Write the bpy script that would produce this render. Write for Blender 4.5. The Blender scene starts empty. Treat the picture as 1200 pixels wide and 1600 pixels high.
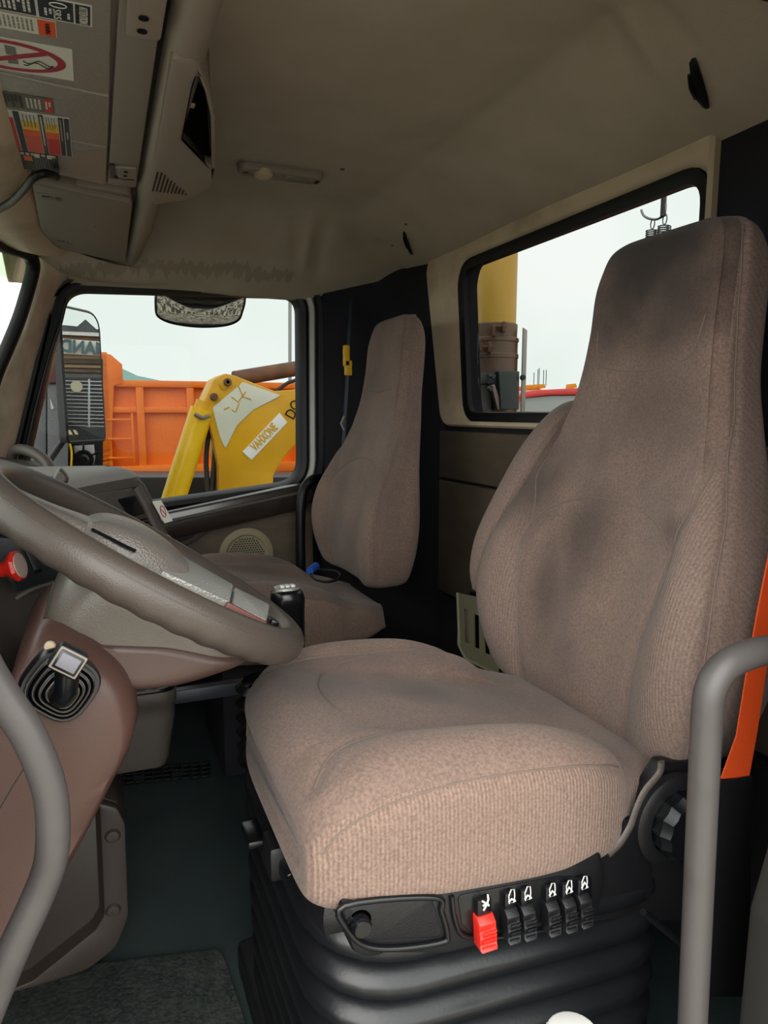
import bpy, bmesh, math, random
import numpy as np
from mathutils import Vector, Matrix
from mathutils.bvhtree import BVHTree
random.seed(7)
SC = bpy.context.scene
COL = SC.collection
R = math.radians

# ------------------------------------------------------------------ camera
CAMZ = 1.0
FPX = 1100.0
PITCH = math.atan(155 / FPX)
YAW = math.atan((455 / FPX) / (math.cos(PITCH) + 155 / FPX * math.sin(PITCH)))
cam = bpy.data.cameras.new('camera')
cam.sensor_fit = 'VERTICAL'; cam.sensor_height = 32.0; cam.lens = FPX / 1600 * 32.0
cam.clip_start = 0.02; cam.clip_end = 2000
cam_o = bpy.data.objects.new('camera', cam); COL.objects.link(cam_o)
cam_o.location = (0, 0, CAMZ)
cam_o.rotation_euler = (math.pi / 2 - PITCH, 0, -YAW)
SC.camera = cam_o

# ------------------------------------------------------------------ sky and exposure
W = bpy.data.worlds.new('sky'); SC.world = W; W.use_nodes = True
nt = W.node_tree; nt.nodes.clear()
wo = nt.nodes.new('ShaderNodeOutputWorld'); bg = nt.nodes.new('ShaderNodeBackground')
tc = nt.nodes.new('ShaderNodeTexCoord'); nz = nt.nodes.new('ShaderNodeTexNoise'); cr = nt.nodes.new('ShaderNodeValToRGB')
nz.inputs['Scale'].default_value = 2.2; nz.inputs['Detail'].default_value = 3
cr.color_ramp.elements[0].position = .38; cr.color_ramp.elements[0].color = (0.83, 0.91, 0.87, 1)
cr.color_ramp.elements[1].position = .62; cr.color_ramp.elements[1].color = (1, 1, .99, 1)
nt.links.new(tc.outputs['Generated'], nz.inputs['Vector']); nt.links.new(nz.outputs['Fac'], cr.inputs[0])
nt.links.new(cr.outputs[0], bg.inputs[0]); nt.links.new(bg.outputs[0], wo.inputs[0])
bg.inputs[1].default_value = 4.4
sun = bpy.data.lights.new('veiled_sun', 'SUN'); sun.energy = 2.2; sun.angle = R(55); sun.color = (1, .95, .88)
sun_o = bpy.data.objects.new('veiled_sun', sun); COL.objects.link(sun_o)
sun_o.rotation_euler = Vector((-.55, -1.0, .62)).to_track_quat('Z', 'Y').to_euler()
SC.view_settings.view_transform = 'Standard'; SC.view_settings.look = 'None'
SC.view_settings.gamma = 1.0; SC.view_settings.use_curve_mapping = False
SC.view_settings.exposure = 0.0

# ------------------------------------------------------------------ helpers
def at(u, v, x=None, y=None, z=None):
    """a point of the real place, from the sight line through a photo pixel and one known distance"""
    r = (u - 600) / FPX; up = (800 - v) / FPX
    fh = math.cos(PITCH) + up * math.sin(PITCH); dz = -math.sin(PITCH) + up * math.cos(PITCH)
    d = (fh * math.sin(YAW) + r * math.cos(YAW), fh * math.cos(YAW) - r * math.sin(YAW), dz)
    t = x / d[0] if x is not None else y / d[1] if y is not None else (z - CAMZ) / d[2]
    return Vector((d[0] * t, d[1] * t, CAMZ + d[2] * t))

def lin(h):
    if isinstance(h, (tuple, list)): c = [v / 255 for v in h]
    else: c = [int(h[i:i + 2], 16) / 255 for i in (0, 2, 4)]
    return tuple(v / 12.92 if v <= .04045 else ((v + .055) / 1.055) ** 2.4 for v in c) + (1,)

def mat(name, col, rough=.6, metal=0., col2=None, nscale=40., nlo=.35, nhi=.65, bump=0., bscale=200., sheen=0.,
        spec=.5, rib=None, ribscale=0, ribbump=.5, coat=0., dirt=None, dirtscale=3., dlo=.5, dhi=.7, voronoi=False, stretch=None):
    m = bpy.data.materials.new(name); m.use_nodes = True
    n = m.node_tree.nodes; l = m.node_tree.links; b = n['Principled BSDF']
    b.inputs['Roughness'].default_value = rough; b.inputs['Metallic'].default_value = metal
    b.inputs['Specular IOR Level'].default_value = spec
    b.inputs['Sheen Weight'].default_value = sheen; b.inputs['Coat Weight'].default_value = coat
    b.inputs['Coat Roughness'].default_value = .15
    c1 = lin(col); b.inputs['Base Color'].default_value = c1
    t = n.new('ShaderNodeTexCoord'); vec = t.outputs['Object']
    if stretch:
        mp = n.new('ShaderNodeMapping'); mp.inputs['Scale'].default_value = stretch
        l.new(vec, mp.inputs['Vector']); vec2 = mp.outputs['Vector']
    else: vec2 = vec
    out = None
    if col2:
        z = n.new('ShaderNodeTexNoise'); z.inputs['Scale'].default_value = nscale; z.inputs['Detail'].default_value = 4
        l.new(vec2, z.inputs['Vector'])
        r = n.new('ShaderNodeValToRGB'); r.color_ramp.elements[0].position = nlo; r.color_ramp.elements[1].position = nhi
        r.color_ramp.elements[0].color = c1; r.color_ramp.elements[1].color = lin(col2)
        l.new(z.outputs['Fac'], r.inputs[0]); out = r.outputs[0]
    if dirt:
        z = n.new('ShaderNodeTexNoise'); z.inputs['Scale'].default_value = dirtscale; z.inputs['Detail'].default_value = 5
        l.new(vec, z.inputs['Vector'])
        r = n.new('ShaderNodeMapRange'); r.inputs[1].default_value = dlo; r.inputs[2].default_value = dhi
        l.new(z.outputs['Fac'], r.inputs[0])
        x = n.new('ShaderNodeMix'); x.data_type = 'RGBA'
        l.new(r.outputs[0], x.inputs[0])
        if out: l.new(out, x.inputs[6])
        else: x.inputs[6].default_value = c1
        x.inputs[7].default_value = lin(dirt); out = x.outputs[2]
    if out: l.new(out, b.inputs['Base Color'])
    prev = None
    if rib:
        w = n.new('ShaderNodeTexWave'); w.bands_direction = rib; w.inputs['Scale'].default_value = ribscale
        w.inputs['Distortion'].default_value = .6; w.inputs['Detail Scale'].default_value = 3
        l.new(vec, w.inputs['Vector'])
        bp = n.new('ShaderNodeBump'); bp.inputs['Strength'].default_value = ribbump; bp.inputs['Distance'].default_value = .003
        l.new(w.outputs['Fac'], bp.inputs['Height']); prev = bp.outputs[0]
        x = n.new('ShaderNodeMix'); x.data_type = 'RGBA'; x.blend_type = 'MULTIPLY'
        r = n.new('ShaderNodeMapRange'); r.inputs[3].default_value = ribbump * 1.25; r.inputs[4].default_value = 0
        l.new(w.outputs['Fac'], r.inputs[0]); l.new(r.outputs[0], x.inputs[0])
        if out: l.new(out, x.inputs[6])
        else: x.inputs[6].default_value = c1
        x.inputs[7].default_value = (.35, .32, .32, 1); l.new(x.outputs[2], b.inputs['Base Color'])
    if bump:
        if voronoi:
            z = n.new('ShaderNodeTexVoronoi'); z.feature = 'F1'; z.inputs['Scale'].default_value = bscale; ho = z.outputs['Distance']
        else:
            z = n.new('ShaderNodeTexNoise'); z.inputs['Scale'].default_value = bscale; z.inputs['Detail'].default_value = 3; ho = z.outputs['Fac']
        l.new(vec, z.inputs['Vector'])
        bp = n.new('ShaderNodeBump'); bp.inputs['Strength'].default_value = bump; bp.inputs['Distance'].default_value = .002
        l.new(ho, bp.inputs['Height'])
        if prev: l.new(prev, bp.inputs['Normal'])
        prev = bp.outputs[0]
    if prev: l.new(prev, b.inputs['Normal'])
    return m

def glass(name, tint, refl=.06, rough=0.02):
    m = bpy.data.materials.new(name); m.use_nodes = True
    n = m.node_tree.nodes; l = m.node_tree.links; n.clear()
    o = n.new('ShaderNodeOutputMaterial'); t = n.new('ShaderNodeBsdfTransparent'); g = n.new('ShaderNodeBsdfGlossy'); x = n.new('ShaderNodeMixShader')
    t.inputs[0].default_value = (*tint, 1); g.inputs['Roughness'].default_value = rough
    f = n.new('ShaderNodeLayerWeight'); f.inputs[0].default_value = .5
    p = n.new('ShaderNodeMath'); p.operation = 'POWER'; p.inputs[1].default_value = 5.; q = n.new('ShaderNodeMath'); q.operation = 'MULTIPLY_ADD'; q.inputs[1].default_value = .6; q.inputs[2].default_value = refl * .08
    l.new(f.outputs['Facing'], p.inputs[0]); l.new(p.outputs[0], q.inputs[0])
    l.new(q.outputs[0], x.inputs[0]); l.new(t.outputs[0], x.inputs[1]); l.new(g.outputs[0], x.inputs[2]); l.new(x.outputs[0], o.inputs[0])
    return m

def link(name, me, m=None, parent=None, smooth=True):
    if m is not None:
        for q in (m if isinstance(m, (list, tuple)) else [m]): me.materials.append(q)
    o = bpy.data.objects.new(name, me); COL.objects.link(o)
    if parent is not None: o.parent = parent; o.matrix_parent_inverse = parent.matrix_world.inverted() if parent.type != 'EMPTY' or True else Matrix()
    if smooth and len(me.polygons): me.shade_smooth()
    return o

def mesh(name, vs, fs, m=None, parent=None, smooth=True, sharp=None):
    me = bpy.data.meshes.new(name); me.from_pydata([tuple(v) for v in vs], [], fs); me.update()
    bm = bmesh.new(); bm.from_mesh(me); bmesh.ops.recalc_face_normals(bm, faces=bm.faces); bm.to_mesh(me); bm.free()
    o = link(name, me, m, parent, smooth)
    if sharp: me.set_sharp_from_angle(angle=R(sharp))
    return o

def frombm(name, bm, m, parent=None, smooth=True, sharp=35):
    bmesh.ops.recalc_face_normals(bm, faces=bm.faces)
    me = bpy.data.meshes.new(name); bm.to_mesh(me); bm.free()
    o = link(name, me, m, parent, smooth)
    if smooth and sharp: me.set_sharp_from_angle(angle=R(sharp))
    return o

def tag(o, label=None, cat=None, group=None, kind=None):
    if label: o['label'] = label
    if cat: o['category'] = cat
    if group: o['group'] = group
    if kind: o['kind'] = kind
    return o

def empty(name, loc, label=None, cat=None, group=None, kind=None):
    o = bpy.data.objects.new(name, None); COL.objects.link(o); o.location = loc
    o.empty_display_size = .05
    bpy.context.view_layer.update()
    return tag(o, label, cat, group, kind)

def bxm(bm, c, s, bev=.004, rot=None, seg=2):
    """add a bevelled box to a bmesh"""
    t = bmesh.new(); bmesh.ops.create_cube(t, size=1)
    for v in t.verts: v.co = Vector((v.co.x * s[0], v.co.y * s[1], v.co.z * s[2]))
    if bev: bmesh.ops.bevel(t, geom=t.edges[:], offset=min(bev, min(s) * .45), segments=seg, profile=.5, affect='EDGES')
    M = Matrix.Translation(c) @ (rot.to_4x4() if rot is not None else Matrix())
    t.transform(M)
    me = bpy.data.meshes.new('t'); t.to_mesh(me); t.free(); bm.from_mesh(me); bpy.data.meshes.remove(me)

def box(name, c, s, m, parent=None, bev=.004, rot=None, seg=2):
    bm = bmesh.new(); bxm(bm, Vector(c), s, bev, rot, seg)
    return frombm(name, bm, m, parent)

def catmull(pts, n, closed=False):
    P = np.array([tuple(p) for p in pts], float); k = len(P); out = []
    segs = k if closed else k - 1
    for i in range(segs):
        if closed: a, b, c, d = P[(i - 1) % k], P[i], P[(i + 1) % k], P[(i + 2) % k]
        else: a, b, c, d = P[max(i - 1, 0)], P[i], P[i + 1], P[min(i + 2, k - 1)]
        for j in range(n):
            t = j / n
            out.append(.5 * ((2 * b) + (-a + c) * t + (2 * a - 5 * b + 4 * c - d) * t * t + (-a + 3 * b - 3 * c + d) * t ** 3))
    if not closed: out.append(P[-1])
    return [Vector(p) for p in out]

def tubem(bm, pts, r, ns=10, closed=False, caps=True, flat=1., up=None):
    pts = [Vector(p) for p in pts]; k = len(pts); rs = r if isinstance(r, (list, tuple)) else [r] * k
    rings = []; nprev = None
    for i in range(k):
        if closed: t = pts[(i + 1) % k] - pts[(i - 1) % k]
        else: t = pts[min(i + 1, k - 1)] - pts[max(i - 1, 0)]
        t.normalize()
        if nprev is None:
            a = Vector(up) if up else (Vector((0, 0, 1)) if abs(t.z) < .9 else Vector((1, 0, 0)))
            nn = (a - t * a.dot(t)).normalized()
        else: nn = (nprev - t * nprev.dot(t)).normalized()
        nprev = nn; bb = t.cross(nn)
        rings.append([bm.verts.new(pts[i] + nn * math.cos(2 * math.pi * j / ns) * rs[i] * flat + bb * math.sin(2 * math.pi * j / ns) * rs[i]) for j in range(ns)])
    for i in range(k if closed else k - 1):
        A = rings[i]; B = rings[(i + 1) % k]
        off = 0
        if closed and i == k - 1:
            off = min(range(ns), key=lambda o: (A[0].co - B[o].co).length)
        for j in range(ns): bm.faces.new((A[j], A[(j + 1) % ns], B[(j + 1 + off) % ns], B[(j + off) % ns]))
    if caps and not closed:
        bm.faces.new(rings[0]); bm.faces.new(rings[-1])

def tube(name, pts, r, m, parent=None, ns=10, closed=False, n=0, flat=1., up=None):
    if n: pts = catmull(pts, n, closed)
    pts = list(pts)
    if isinstance(r, (list, tuple)) and len(r) != len(pts): r = [float(v) for v in np.interp(np.linspace(0, 1, len(pts)), np.linspace(0, 1, len(r)), r)]
    bm = bmesh.new(); tubem(bm, pts, r, ns, closed, True, flat, up)
    return frombm(name, bm, m, parent, True, 50)

def lathem(bm, prof, M=Matrix(), ns=24):
    rings = []
    for (r, z) in prof:
        if r < 1e-6: rings.append([bm.verts.new(M @ Vector((0, 0, z)))])
        else: rings.append([bm.verts.new(M @ Vector((r * math.cos(2 * math.pi * j / ns), r * math.sin(2 * math.pi * j / ns), z))) for j in range(ns)])
    for A, B in zip(rings, rings[1:]):
        for j in range(ns):
            a = [A[0]] if len(A) == 1 else [A[j], A[(j + 1) % ns]]; b = [B[0]] if len(B) == 1 else [B[(j + 1) % ns], B[j]]
            if len(a) + len(b) > 2: bm.faces.new(a + b)

def lathe(name, prof, m, loc=(0, 0, 0), axis=(0, 0, 1), parent=None, ns=24):
    q = Vector((0, 0, 1)).rotation_difference(Vector(axis).normalized()).to_matrix().to_4x4()
    bm = bmesh.new(); lathem(bm, prof, Matrix.Translation(loc) @ q, ns)
    return frombm(name, bm, m, parent)

def rpoly(cs, rad, n=6):
    """rounded polygon, n+1 points on each corner"""
    k = len(cs); rad = rad if isinstance(rad, (list, tuple)) else [rad] * k; out = []
    for i in range(k):
        p = Vector(cs[i]); a = Vector(cs[i - 1]); b = Vector(cs[(i + 1) % k])
        da = (a - p).normalized(); db = (b - p).normalized(); r = rad[i]
        ang = da.angle(db); dist = min(r / math.tan(ang / 2), (a - p).length * .49, (b - p).length * .49)
        s = p + da * dist; e = p + db * dist
        for j in range(n + 1):
            t = j / n; out.append((s * (1 - t) ** 2 + p * 2 * t * (1 - t) + e * t * t))
    return out

def offs(loop, d):
    """offset a 2D loop outward (d>0) along vertex normals"""
    k = len(loop); area = sum(loop[i].x * loop[(i + 1) % k].y - loop[(i + 1) % k].x * loop[i].y for i in range(k))
    sg = 1 if area > 0 else -1; out = []
    for i in range(k):
        t = Vector((0, 0))
        for s in (-1, 1):
            e = (loop[(i + s) % k] - loop[i]) * s
            if e.length > 1e-9: t += e.normalized()
        t.normalize(); out.append(loop[i] + Vector((t.y, -t.x)) * sg * d)
    return out

def loftloops(name, loops, m, parent=None, closed=True, cap=False, sharp=35):
    bm = bmesh.new(); V = [[bm.verts.new(p) for p in lp] for lp in loops]; k = len(V[0])
    for A, B in zip(V, V[1:]):
        for j in range(k if closed else k - 1): bm.faces.new((A[j], A[(j + 1) % k], B[(j + 1) % k], B[j]))
    if cap: bm.faces.new(V[0]); bm.faces.new(V[-1])
    return frombm(name, bm, m, parent, True, sharp)

def plate(name, outer, holes, mp, th, m, parent=None, bev=0.):
    """flat plate with holes; mp maps (a,b,d) to 3D; th = thickness along d"""
    bm = bmesh.new(); es = []
    for lp in [outer] + holes:
        vs = [bm.verts.new(mp(p[0], p[1], 0)) for p in lp]
        es += [bm.edges.new((vs[i], vs[(i + 1) % len(vs)])) for i in range(len(vs))]
    r = bmesh.ops.triangle_fill(bm, use_beauty=True, use_dissolve=False, edges=es)
    fs = [f for f in r['geom'] if isinstance(f, bmesh.types.BMFace)]
    ex = bmesh.ops.extrude_face_region(bm, geom=fs)
    dv = mp(0, 0, th) - mp(0, 0, 0)
    bmesh.ops.translate(bm, vec=dv, verts=[g for g in ex['geom'] if isinstance(g, bmesh.types.BMVert)])
    if bev:
        bmesh.ops.recalc_face_normals(bm, faces=bm.faces)
        ed = [e for e in bm.edges if len(e.link_faces) == 2 and e.calc_face_angle(0) > R(60)]
        bmesh.ops.bevel(bm, geom=ed, offset=bev, segments=2, profile=.5, affect='EDGES')
    return frombm(name, bm, m, parent, True, 30)

YP = lambda Y, s=1: (lambda a, b, d: Vector((a, Y + s * d, b)))
XP = lambda X, s=1: (lambda a, b, d: Vector((X + s * d, a, b)))
ZP = lambda Z, s=1: (lambda a, b, d: Vector((a, b, Z + s * d)))
def M4P(M): return lambda a, b, d: M @ Vector((a, b, d))

def cr_mat(n, sub):
    """catmull-rom resampling matrix, open"""
    rows = []
    for i in range(n - 1):
        for j in range(sub):
            t = j / sub; w = np.zeros(n)
            c = [-.5 * t + t * t - .5 * t ** 3, 1 - 2.5 * t * t + 1.5 * t ** 3, .5 * t + 2 * t * t - 1.5 * t ** 3, -.5 * t * t + .5 * t ** 3]
            for k, idx in enumerate((i - 1, i, i + 1, i + 2)): w[min(max(idx, 0), n - 1)] += c[k]
            rows.append(w)
    w = np.zeros(n); w[-1] = 1; rows.append(w); return np.array(rows)
def cr_matc(n, sub):
    rows = []
    for i in range(n):
        for j in range(sub):
            t = j / sub; w = np.zeros(n)
            c = [-.5 * t + t * t - .5 * t ** 3, 1 - 2.5 * t * t + 1.5 * t ** 3, .5 * t + 2 * t * t - 1.5 * t ** 3, -.5 * t * t + .5 * t ** 3]
            for k, idx in enumerate((i - 1, i, i + 1, i + 2)): w[idx % n] += c[k]
            rows.append(w)
    return np.array(rows)

class Soft:
    """a smooth lofted body from control sections (closed loops), with seams pressed in"""
    def __init__(s, secs, su=6, sv=6):
        P = np.array([[tuple(p) for p in q] for q in secs], float)
        s.sv = sv; A = cr_mat(P.shape[0], su); B = cr_matc(P.shape[1], sv)
        s.G = np.einsum('ai,bj,ijk->abk', A, B, P); s.bvh()
    def faces(s):
        a, b = s.G.shape[:2]
        f = [(i * b + j, i * b + (j + 1) % b, (i + 1) * b + (j + 1) % b, (i + 1) * b + j) for i in range(a - 1) for j in range(b)]
        return f + [tuple(range(b)), tuple((a - 1) * b + j for j in range(b))]
    def bvh(s):
        s.V = [Vector(p) for p in s.G.reshape(-1, 3)]; s.T = BVHTree.FromPolygons(s.V, s.faces())
    def trace(s, pts, d, n=10):
        d = Vector(d).normalized(); out = []
        for p in catmull(pts, n):
            h = s.T.ray_cast(p - d * 1.5, d)
            if h[0] is not None: out.append(h[0])
        return out
    def press(s, line, depth=.004, width=.008):
        L = np.array([tuple(p) for p in line]); F = s.G.reshape(-1, 3)
        me = bpy.data.meshes.new('t'); me.from_pydata(s.V, [], s.faces()); me.update()
        bm = bmesh.new(); bm.from_mesh(me); bmesh.ops.recalc_face_normals(bm, faces=bm.faces); bm.normal_update()
        N = np.array([tuple(v.normal) for v in bm.verts]); bm.free(); bpy.data.meshes.remove(me)
        dm = np.full(len(F), 9.)
        for p in L: dm = np.minimum(dm, ((F - p) ** 2).sum(1))
        F = F - N * (depth * np.exp(-dm / width ** 2))[:, None]
        s.G = F.reshape(s.G.shape); s.bvh()
    def push(s, fn):
        F = s.G.reshape(-1, 3); s.G = np.array([fn(*p) for p in F]).reshape(s.G.shape); s.bvh()
    def build(s, name, mats, parent, pick=None):
        o = mesh(name, s.V, s.faces(), mats, parent, True)
        if pick:
            nv = s.G.shape[1]
            for p in o.data.polygons: p.material_index = pick(p.center, (p.index % nv) / s.sv)
        return o
# ------------------------------------------------------------------ materials
M_plush = mat('plush_fabric', '7e695f', .95, col2='69574f', nscale=260, bump=.55, bscale=700, sheen=.12, spec=.15, dirt='5a4e4b', dirtscale=4.5, dlo=.46, dhi=.75)
M_ribx = mat('ribbed_fabric_side', '8a7468', .95, col2='735f56', nscale=300, bump=.3, bscale=600, sheen=.1, spec=.15, rib='X', ribscale=62, ribbump=.3)
M_ribb = mat('ribbed_fabric_back', '806d64', .95, col2='6a5952', nscale=300, bump=.3, bscale=600, sheen=.1, spec=.15, rib='DIAGONAL', ribscale=40, ribbump=.1)
M_riby = mat('ribbed_fabric_front', '806d64', .95, col2='6c5b54', nscale=300, bump=.3, bscale=600, sheen=.1, spec=.15, rib='Y', ribscale=62, ribbump=.2)
M_seam = mat('seam_thread', '6f6159', .9, bump=.3, bscale=900, spec=.2)
M_seamd = mat('seam_dark', '5c4e48', .95, spec=.1)
M_liner = mat('headliner_cloth', 'aea293', .9, col2='a59a89', nscale=6, bump=.25, bscale=300, spec=.2)
M_beige = mat('beige_trim_plastic', 'bcaa92', .5, bump=.12, bscale=500, spec=.35, dirt='a28f78', dirtscale=6)
M_beiged = mat('grey_beige_plastic', '857b71', .5, bump=.15, bscale=450, spec=.35)
M_black = mat('black_rubber', '0a0b0e', .45, spec=.3)
M_blackp = mat('black_plastic', '111114', .42, bump=.25, bscale=600, spec=.45)
M_blackg = mat('black_gloss_plastic', '0d0e11', .25, spec=.5)
M_dark = mat('dark_cloth', '1e1d22', .85, bump=.2, bscale=300, spec=.2)
M_panel = mat('brown_wall_vinyl', '5a4e42', .6, col2='4f4439', nscale=9, stretch=(1, 1, 3), bump=.1, bscale=60, spec=.3)
M_rimgrey = mat('steering_rim_vinyl', '463e39', .38, bump=.12, bscale=600, voronoi=True, spec=.45)
M_hub = mat('hub_pad_vinyl', '66605a', .28, bump=.35, bscale=380, voronoi=True, spec=.5)
M_silver = mat('silver_plastic', '93918d', .28, .4, bump=.3, bscale=380, voronoi=True)
M_shroud = mat('column_shroud_plastic', '5c544d', .36, bump=.12, bscale=400, voronoi=True, spec=.45)
M_mauve = mat('mauve_plastic', '4b352f', .36, bump=.12, bscale=500, spec=.45)
M_dash = mat('dash_grey_brown', '4a433e', .45, bump=.2, bscale=400, voronoi=True, spec=.4)
M_dashtop = mat('dash_top_grey', '8f8b87', .45, bump=.2, bscale=400, spec=.3)
M_dashdk = mat('dash_dark_plastic', '22262a', .4, bump=.15, bscale=500, spec=.45)
M_barg = mat('grab_bar_grey', '4a4645', .42, spec=.4, bump=.08, bscale=300, dirt='403c3b', dirtscale=12, dlo=.55, dhi=.75)
M_floor = mat('floor_rubber', '293539', .55, col2='313e3c', nscale=5, bump=.35, bscale=350, spec=.4, dirt='3a403c', dirtscale=7, dlo=.55, dhi=.85)
M_mat = mat('mat_rubber', '2c3231', .55, col2='494f4c', nscale=170, nlo=.42, nhi=.7, bump=1., bscale=120, spec=.4, dirt='4a4d48', dirtscale=30)
M_white = mat('white_paint', 'd8d8d4', .5)
M_chrome = mat('bright_metal', 'c8c8c8', .2, 1.)
M_red = mat('red_plastic', 'd8281c', .35, spec=.5)
M_orange_belt = mat('orange_webbing', 'cc4408', .7, rib='Y', ribscale=160, ribbump=.3, bump=.2, bscale=900)
M_yellow = mat('yellow_plastic', 'd9a818', .5)
def worn(name, base, patches, dark):
    """copy of a cloth with soiled patches at fixed places on the seat"""
    m = base.copy(); m.name = name; n = m.node_tree.nodes; l = m.node_tree.links; b = n['Principled BSDF']
    src = b.inputs['Base Color'].links[0].from_socket; t = n.new('ShaderNodeTexCoord'); acc = None
    z = n.new('ShaderNodeTexNoise'); z.inputs['Scale'].default_value = 11; z.inputs['Detail'].default_value = 6; l.new(t.outputs['Object'], z.inputs['Vector'])
    for (c, r, s_) in patches:
        mp = n.new('ShaderNodeMapping'); mp.vector_type = 'TEXTURE'; mp.inputs['Location'].default_value = c; mp.inputs['Scale'].default_value = r; l.new(t.outputs['Object'], mp.inputs[0])
        ln = n.new('ShaderNodeVectorMath'); ln.operation = 'LENGTH'; l.new(mp.outputs[0], ln.inputs[0])
        ad = n.new('ShaderNodeMath'); ad.operation = 'MULTIPLY_ADD'; ad.inputs[1].default_value = 1.1; l.new(z.outputs['Fac'], ad.inputs[0]); l.new(ln.outputs['Value'], ad.inputs[2])
        mr = n.new('ShaderNodeMapRange'); mr.inputs[1].default_value = 1.65; mr.inputs[2].default_value = .75; mr.inputs[3].default_value = 0; mr.inputs[4].default_value = s_; l.new(ad.outputs[0], mr.inputs[0])
        if acc is None: acc = mr.outputs[0]
        else:
            mx_ = n.new('ShaderNodeMath'); mx_.operation = 'MAXIMUM'; l.new(acc, mx_.inputs[0]); l.new(mr.outputs[0], mx_.inputs[1]); acc = mx_.outputs[0]
    x = n.new('ShaderNodeMix'); x.data_type = 'RGBA'; l.new(acc, x.inputs[0]); l.new(src, x.inputs[6]); x.inputs[7].default_value = lin(dark); l.new(x.outputs[2], b.inputs['Base Color'])
    return m
PATCH = [((.82, .90, 1.25), (.2, .30, .19), 1.), ((.80, .86, 1.0), (.2, .12, .14), .45), ((.80, 1.09, .86), (.2, .09, .12), .75), ((.74, .92, .80), (.2, .10, .10), .6), ((.72, 1.0, .70), (.2, .05, .14), .45), ((.74, .74, .84), (.1, .03, .03), .5), ((.45, .95, .57), (.08, .06, .2), .45), ((.60, .95, .55), (.10, .12, .2), .5), ((.27, 1.05, .60), (.05, .05, .1), .35)]
M_plushD = worn('plush_fabric_worn', M_plush, PATCH, '342d2b')
M_ribyD = worn('ribbed_fabric_worn', M_riby, PATCH, '3e3634')
M_glass = glass('sky_dimming_window_glass', (.47, .475, .47))  # tint added to dim the bright sky seen through the windows
M_clear = glass('windshield_glass', (.72, .74, .72))
M_shade = glass('green_shade_glass', (.72, .79, .66))

# ------------------------------------------------------------------ the cab shell
S = 'structure'
tag(box('ground', (3, 8, -1.27), (90, 90, .1), mat('gravel_ground', 'b5ad9c', .95, col2='4e463a', nscale=15, nlo=.44, nhi=.56, bump=1., bscale=40), bev=0), kind=S)
tag(box('floor', (.25, 1.48, -.03), (1.9, 2.2, .06), M_floor, bev=0), kind=S)
tag(box('trim_1', (.25, 1.48, 1.68), (1.75, 2.3, .04), M_dark, bev=.01), kind=S)   # roof skin

# ceiling: a sculpted headliner skin with real thickness
def sst(a, b, x):
    t = np.clip((x - a) / (b - a), 0, 1); return t * t * (3 - 2 * t)
nx, ny = 150, 210
gx = np.linspace(-.22, 1.075, nx); gy = np.linspace(.40, 2.53, ny); X, Y = np.meshgrid(gx, gy, indexing='ij')
dx = np.clip((X - .76) / .29, 0, 1.1); drx = .12 * dx
dy = .19 * np.clip((Y - 1.98) / .5, 0, 1.05) ** 1.5
dn = .12 * np.clip((.95 - Y) / .5, 0, 1.1) ** 1.6
k = 110.; D = np.log(np.exp(k * drx) + np.exp(k * dy) + np.exp(k * dn) - 2 + 1e-9 + np.exp(0)) / k
Z = 1.605 - D
def fold(x0, y0, ang, ln, wd, h):
    global Z
    u = (X - x0) * math.cos(ang) + (Y - y0) * math.sin(ang); v = -(X - x0) * math.sin(ang) + (Y - y0) * math.cos(ang)
    Z = Z - h * np.exp(-(u / ln) ** 2 - (v / wd) ** 2)
fold(.66, 2.25, R(80), .10, .014, .010); fold(.71, 2.27, R(80), .12, .022, -.010); fold(.62, 2.25, R(75), .10, .02, -.006)
fold(.86, 2.16, R(35), .07, .016, .010); fold(.83, 2.23, R(40), .10, .03, -.014); fold(.90, 2.2, R(40), .08, .02, -.008)
fold(.84, .95, R(20), .10, .02, .012); fold(.84, .90, R(10), .10, .02, -.012); fold(.82, 1.0, R(30), .10, .025, -.012)
Z += .0025 * np.sin(X * 9 + 2) * np.sin(Y * 7)
V = [Vector(p) for p in np.stack([X, Y, Z], -1).reshape(-1, 3)]
Fc = [(i * ny + j, (i + 1) * ny + j, (i + 1) * ny + j + 1, i * ny + j + 1) for i in range(nx - 1) for j in range(ny - 1)]
ceil = mesh('ceiling', V, Fc, M_liner)
CEIL = BVHTree.FromPolygons(V, Fc)
def ceilz(x, y): return CEIL.ray_cast(Vector((x, y, 0)), Vector((0, 0, 1)))[0].z
sm = ceil.modifiers.new('thickness', 'SOLIDIFY'); sm.thickness = .008; sm.offset = -1 if ceil.data.polygons[0].normal.z < 0 else 1
tag(ceil, kind=S)
# ragged water stain along the passenger door edge of the liner
nd = M_liner.node_tree.nodes; ld = M_liner.node_tree.links
bs = nd['Principled BSDF']; src = bs.inputs['Base Color'].links[0].from_socket
tco = nd.new('ShaderNodeTexCoord'); sx = nd.new('ShaderNodeSeparateXYZ'); ld.new(tco.outputs['Object'], sx.inputs[0])
mpn = nd.new('ShaderNodeMapping'); mpn.inputs['Scale'].default_value = (60, 5, 5); nn_ = nd.new('ShaderNodeTexNoise'); nn_.inputs['Scale'].default_value = 1.; nn_.inputs['Detail'].default_value = 5
ld.new(tco.outputs['Object'], mpn.inputs[0]); ld.new(mpn.outputs[0], nn_.inputs['Vector'])
def mth(op, a, b=None):
    q = nd.new('ShaderNodeMath'); q.operation = op; q.use_clamp = False
    for i, v in enumerate((a, b)):
        if v is None: continue
        if isinstance(v, (int, float)): q.inputs[i].default_value = v
        else: ld.new(v, q.inputs[i])
    return q.outputs[0]
edge = mth('ADD', sx.outputs['Y'], mth('MULTIPLY', mth('SUBTRACT', nn_.outputs['Fac'], .5), .16))
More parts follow.
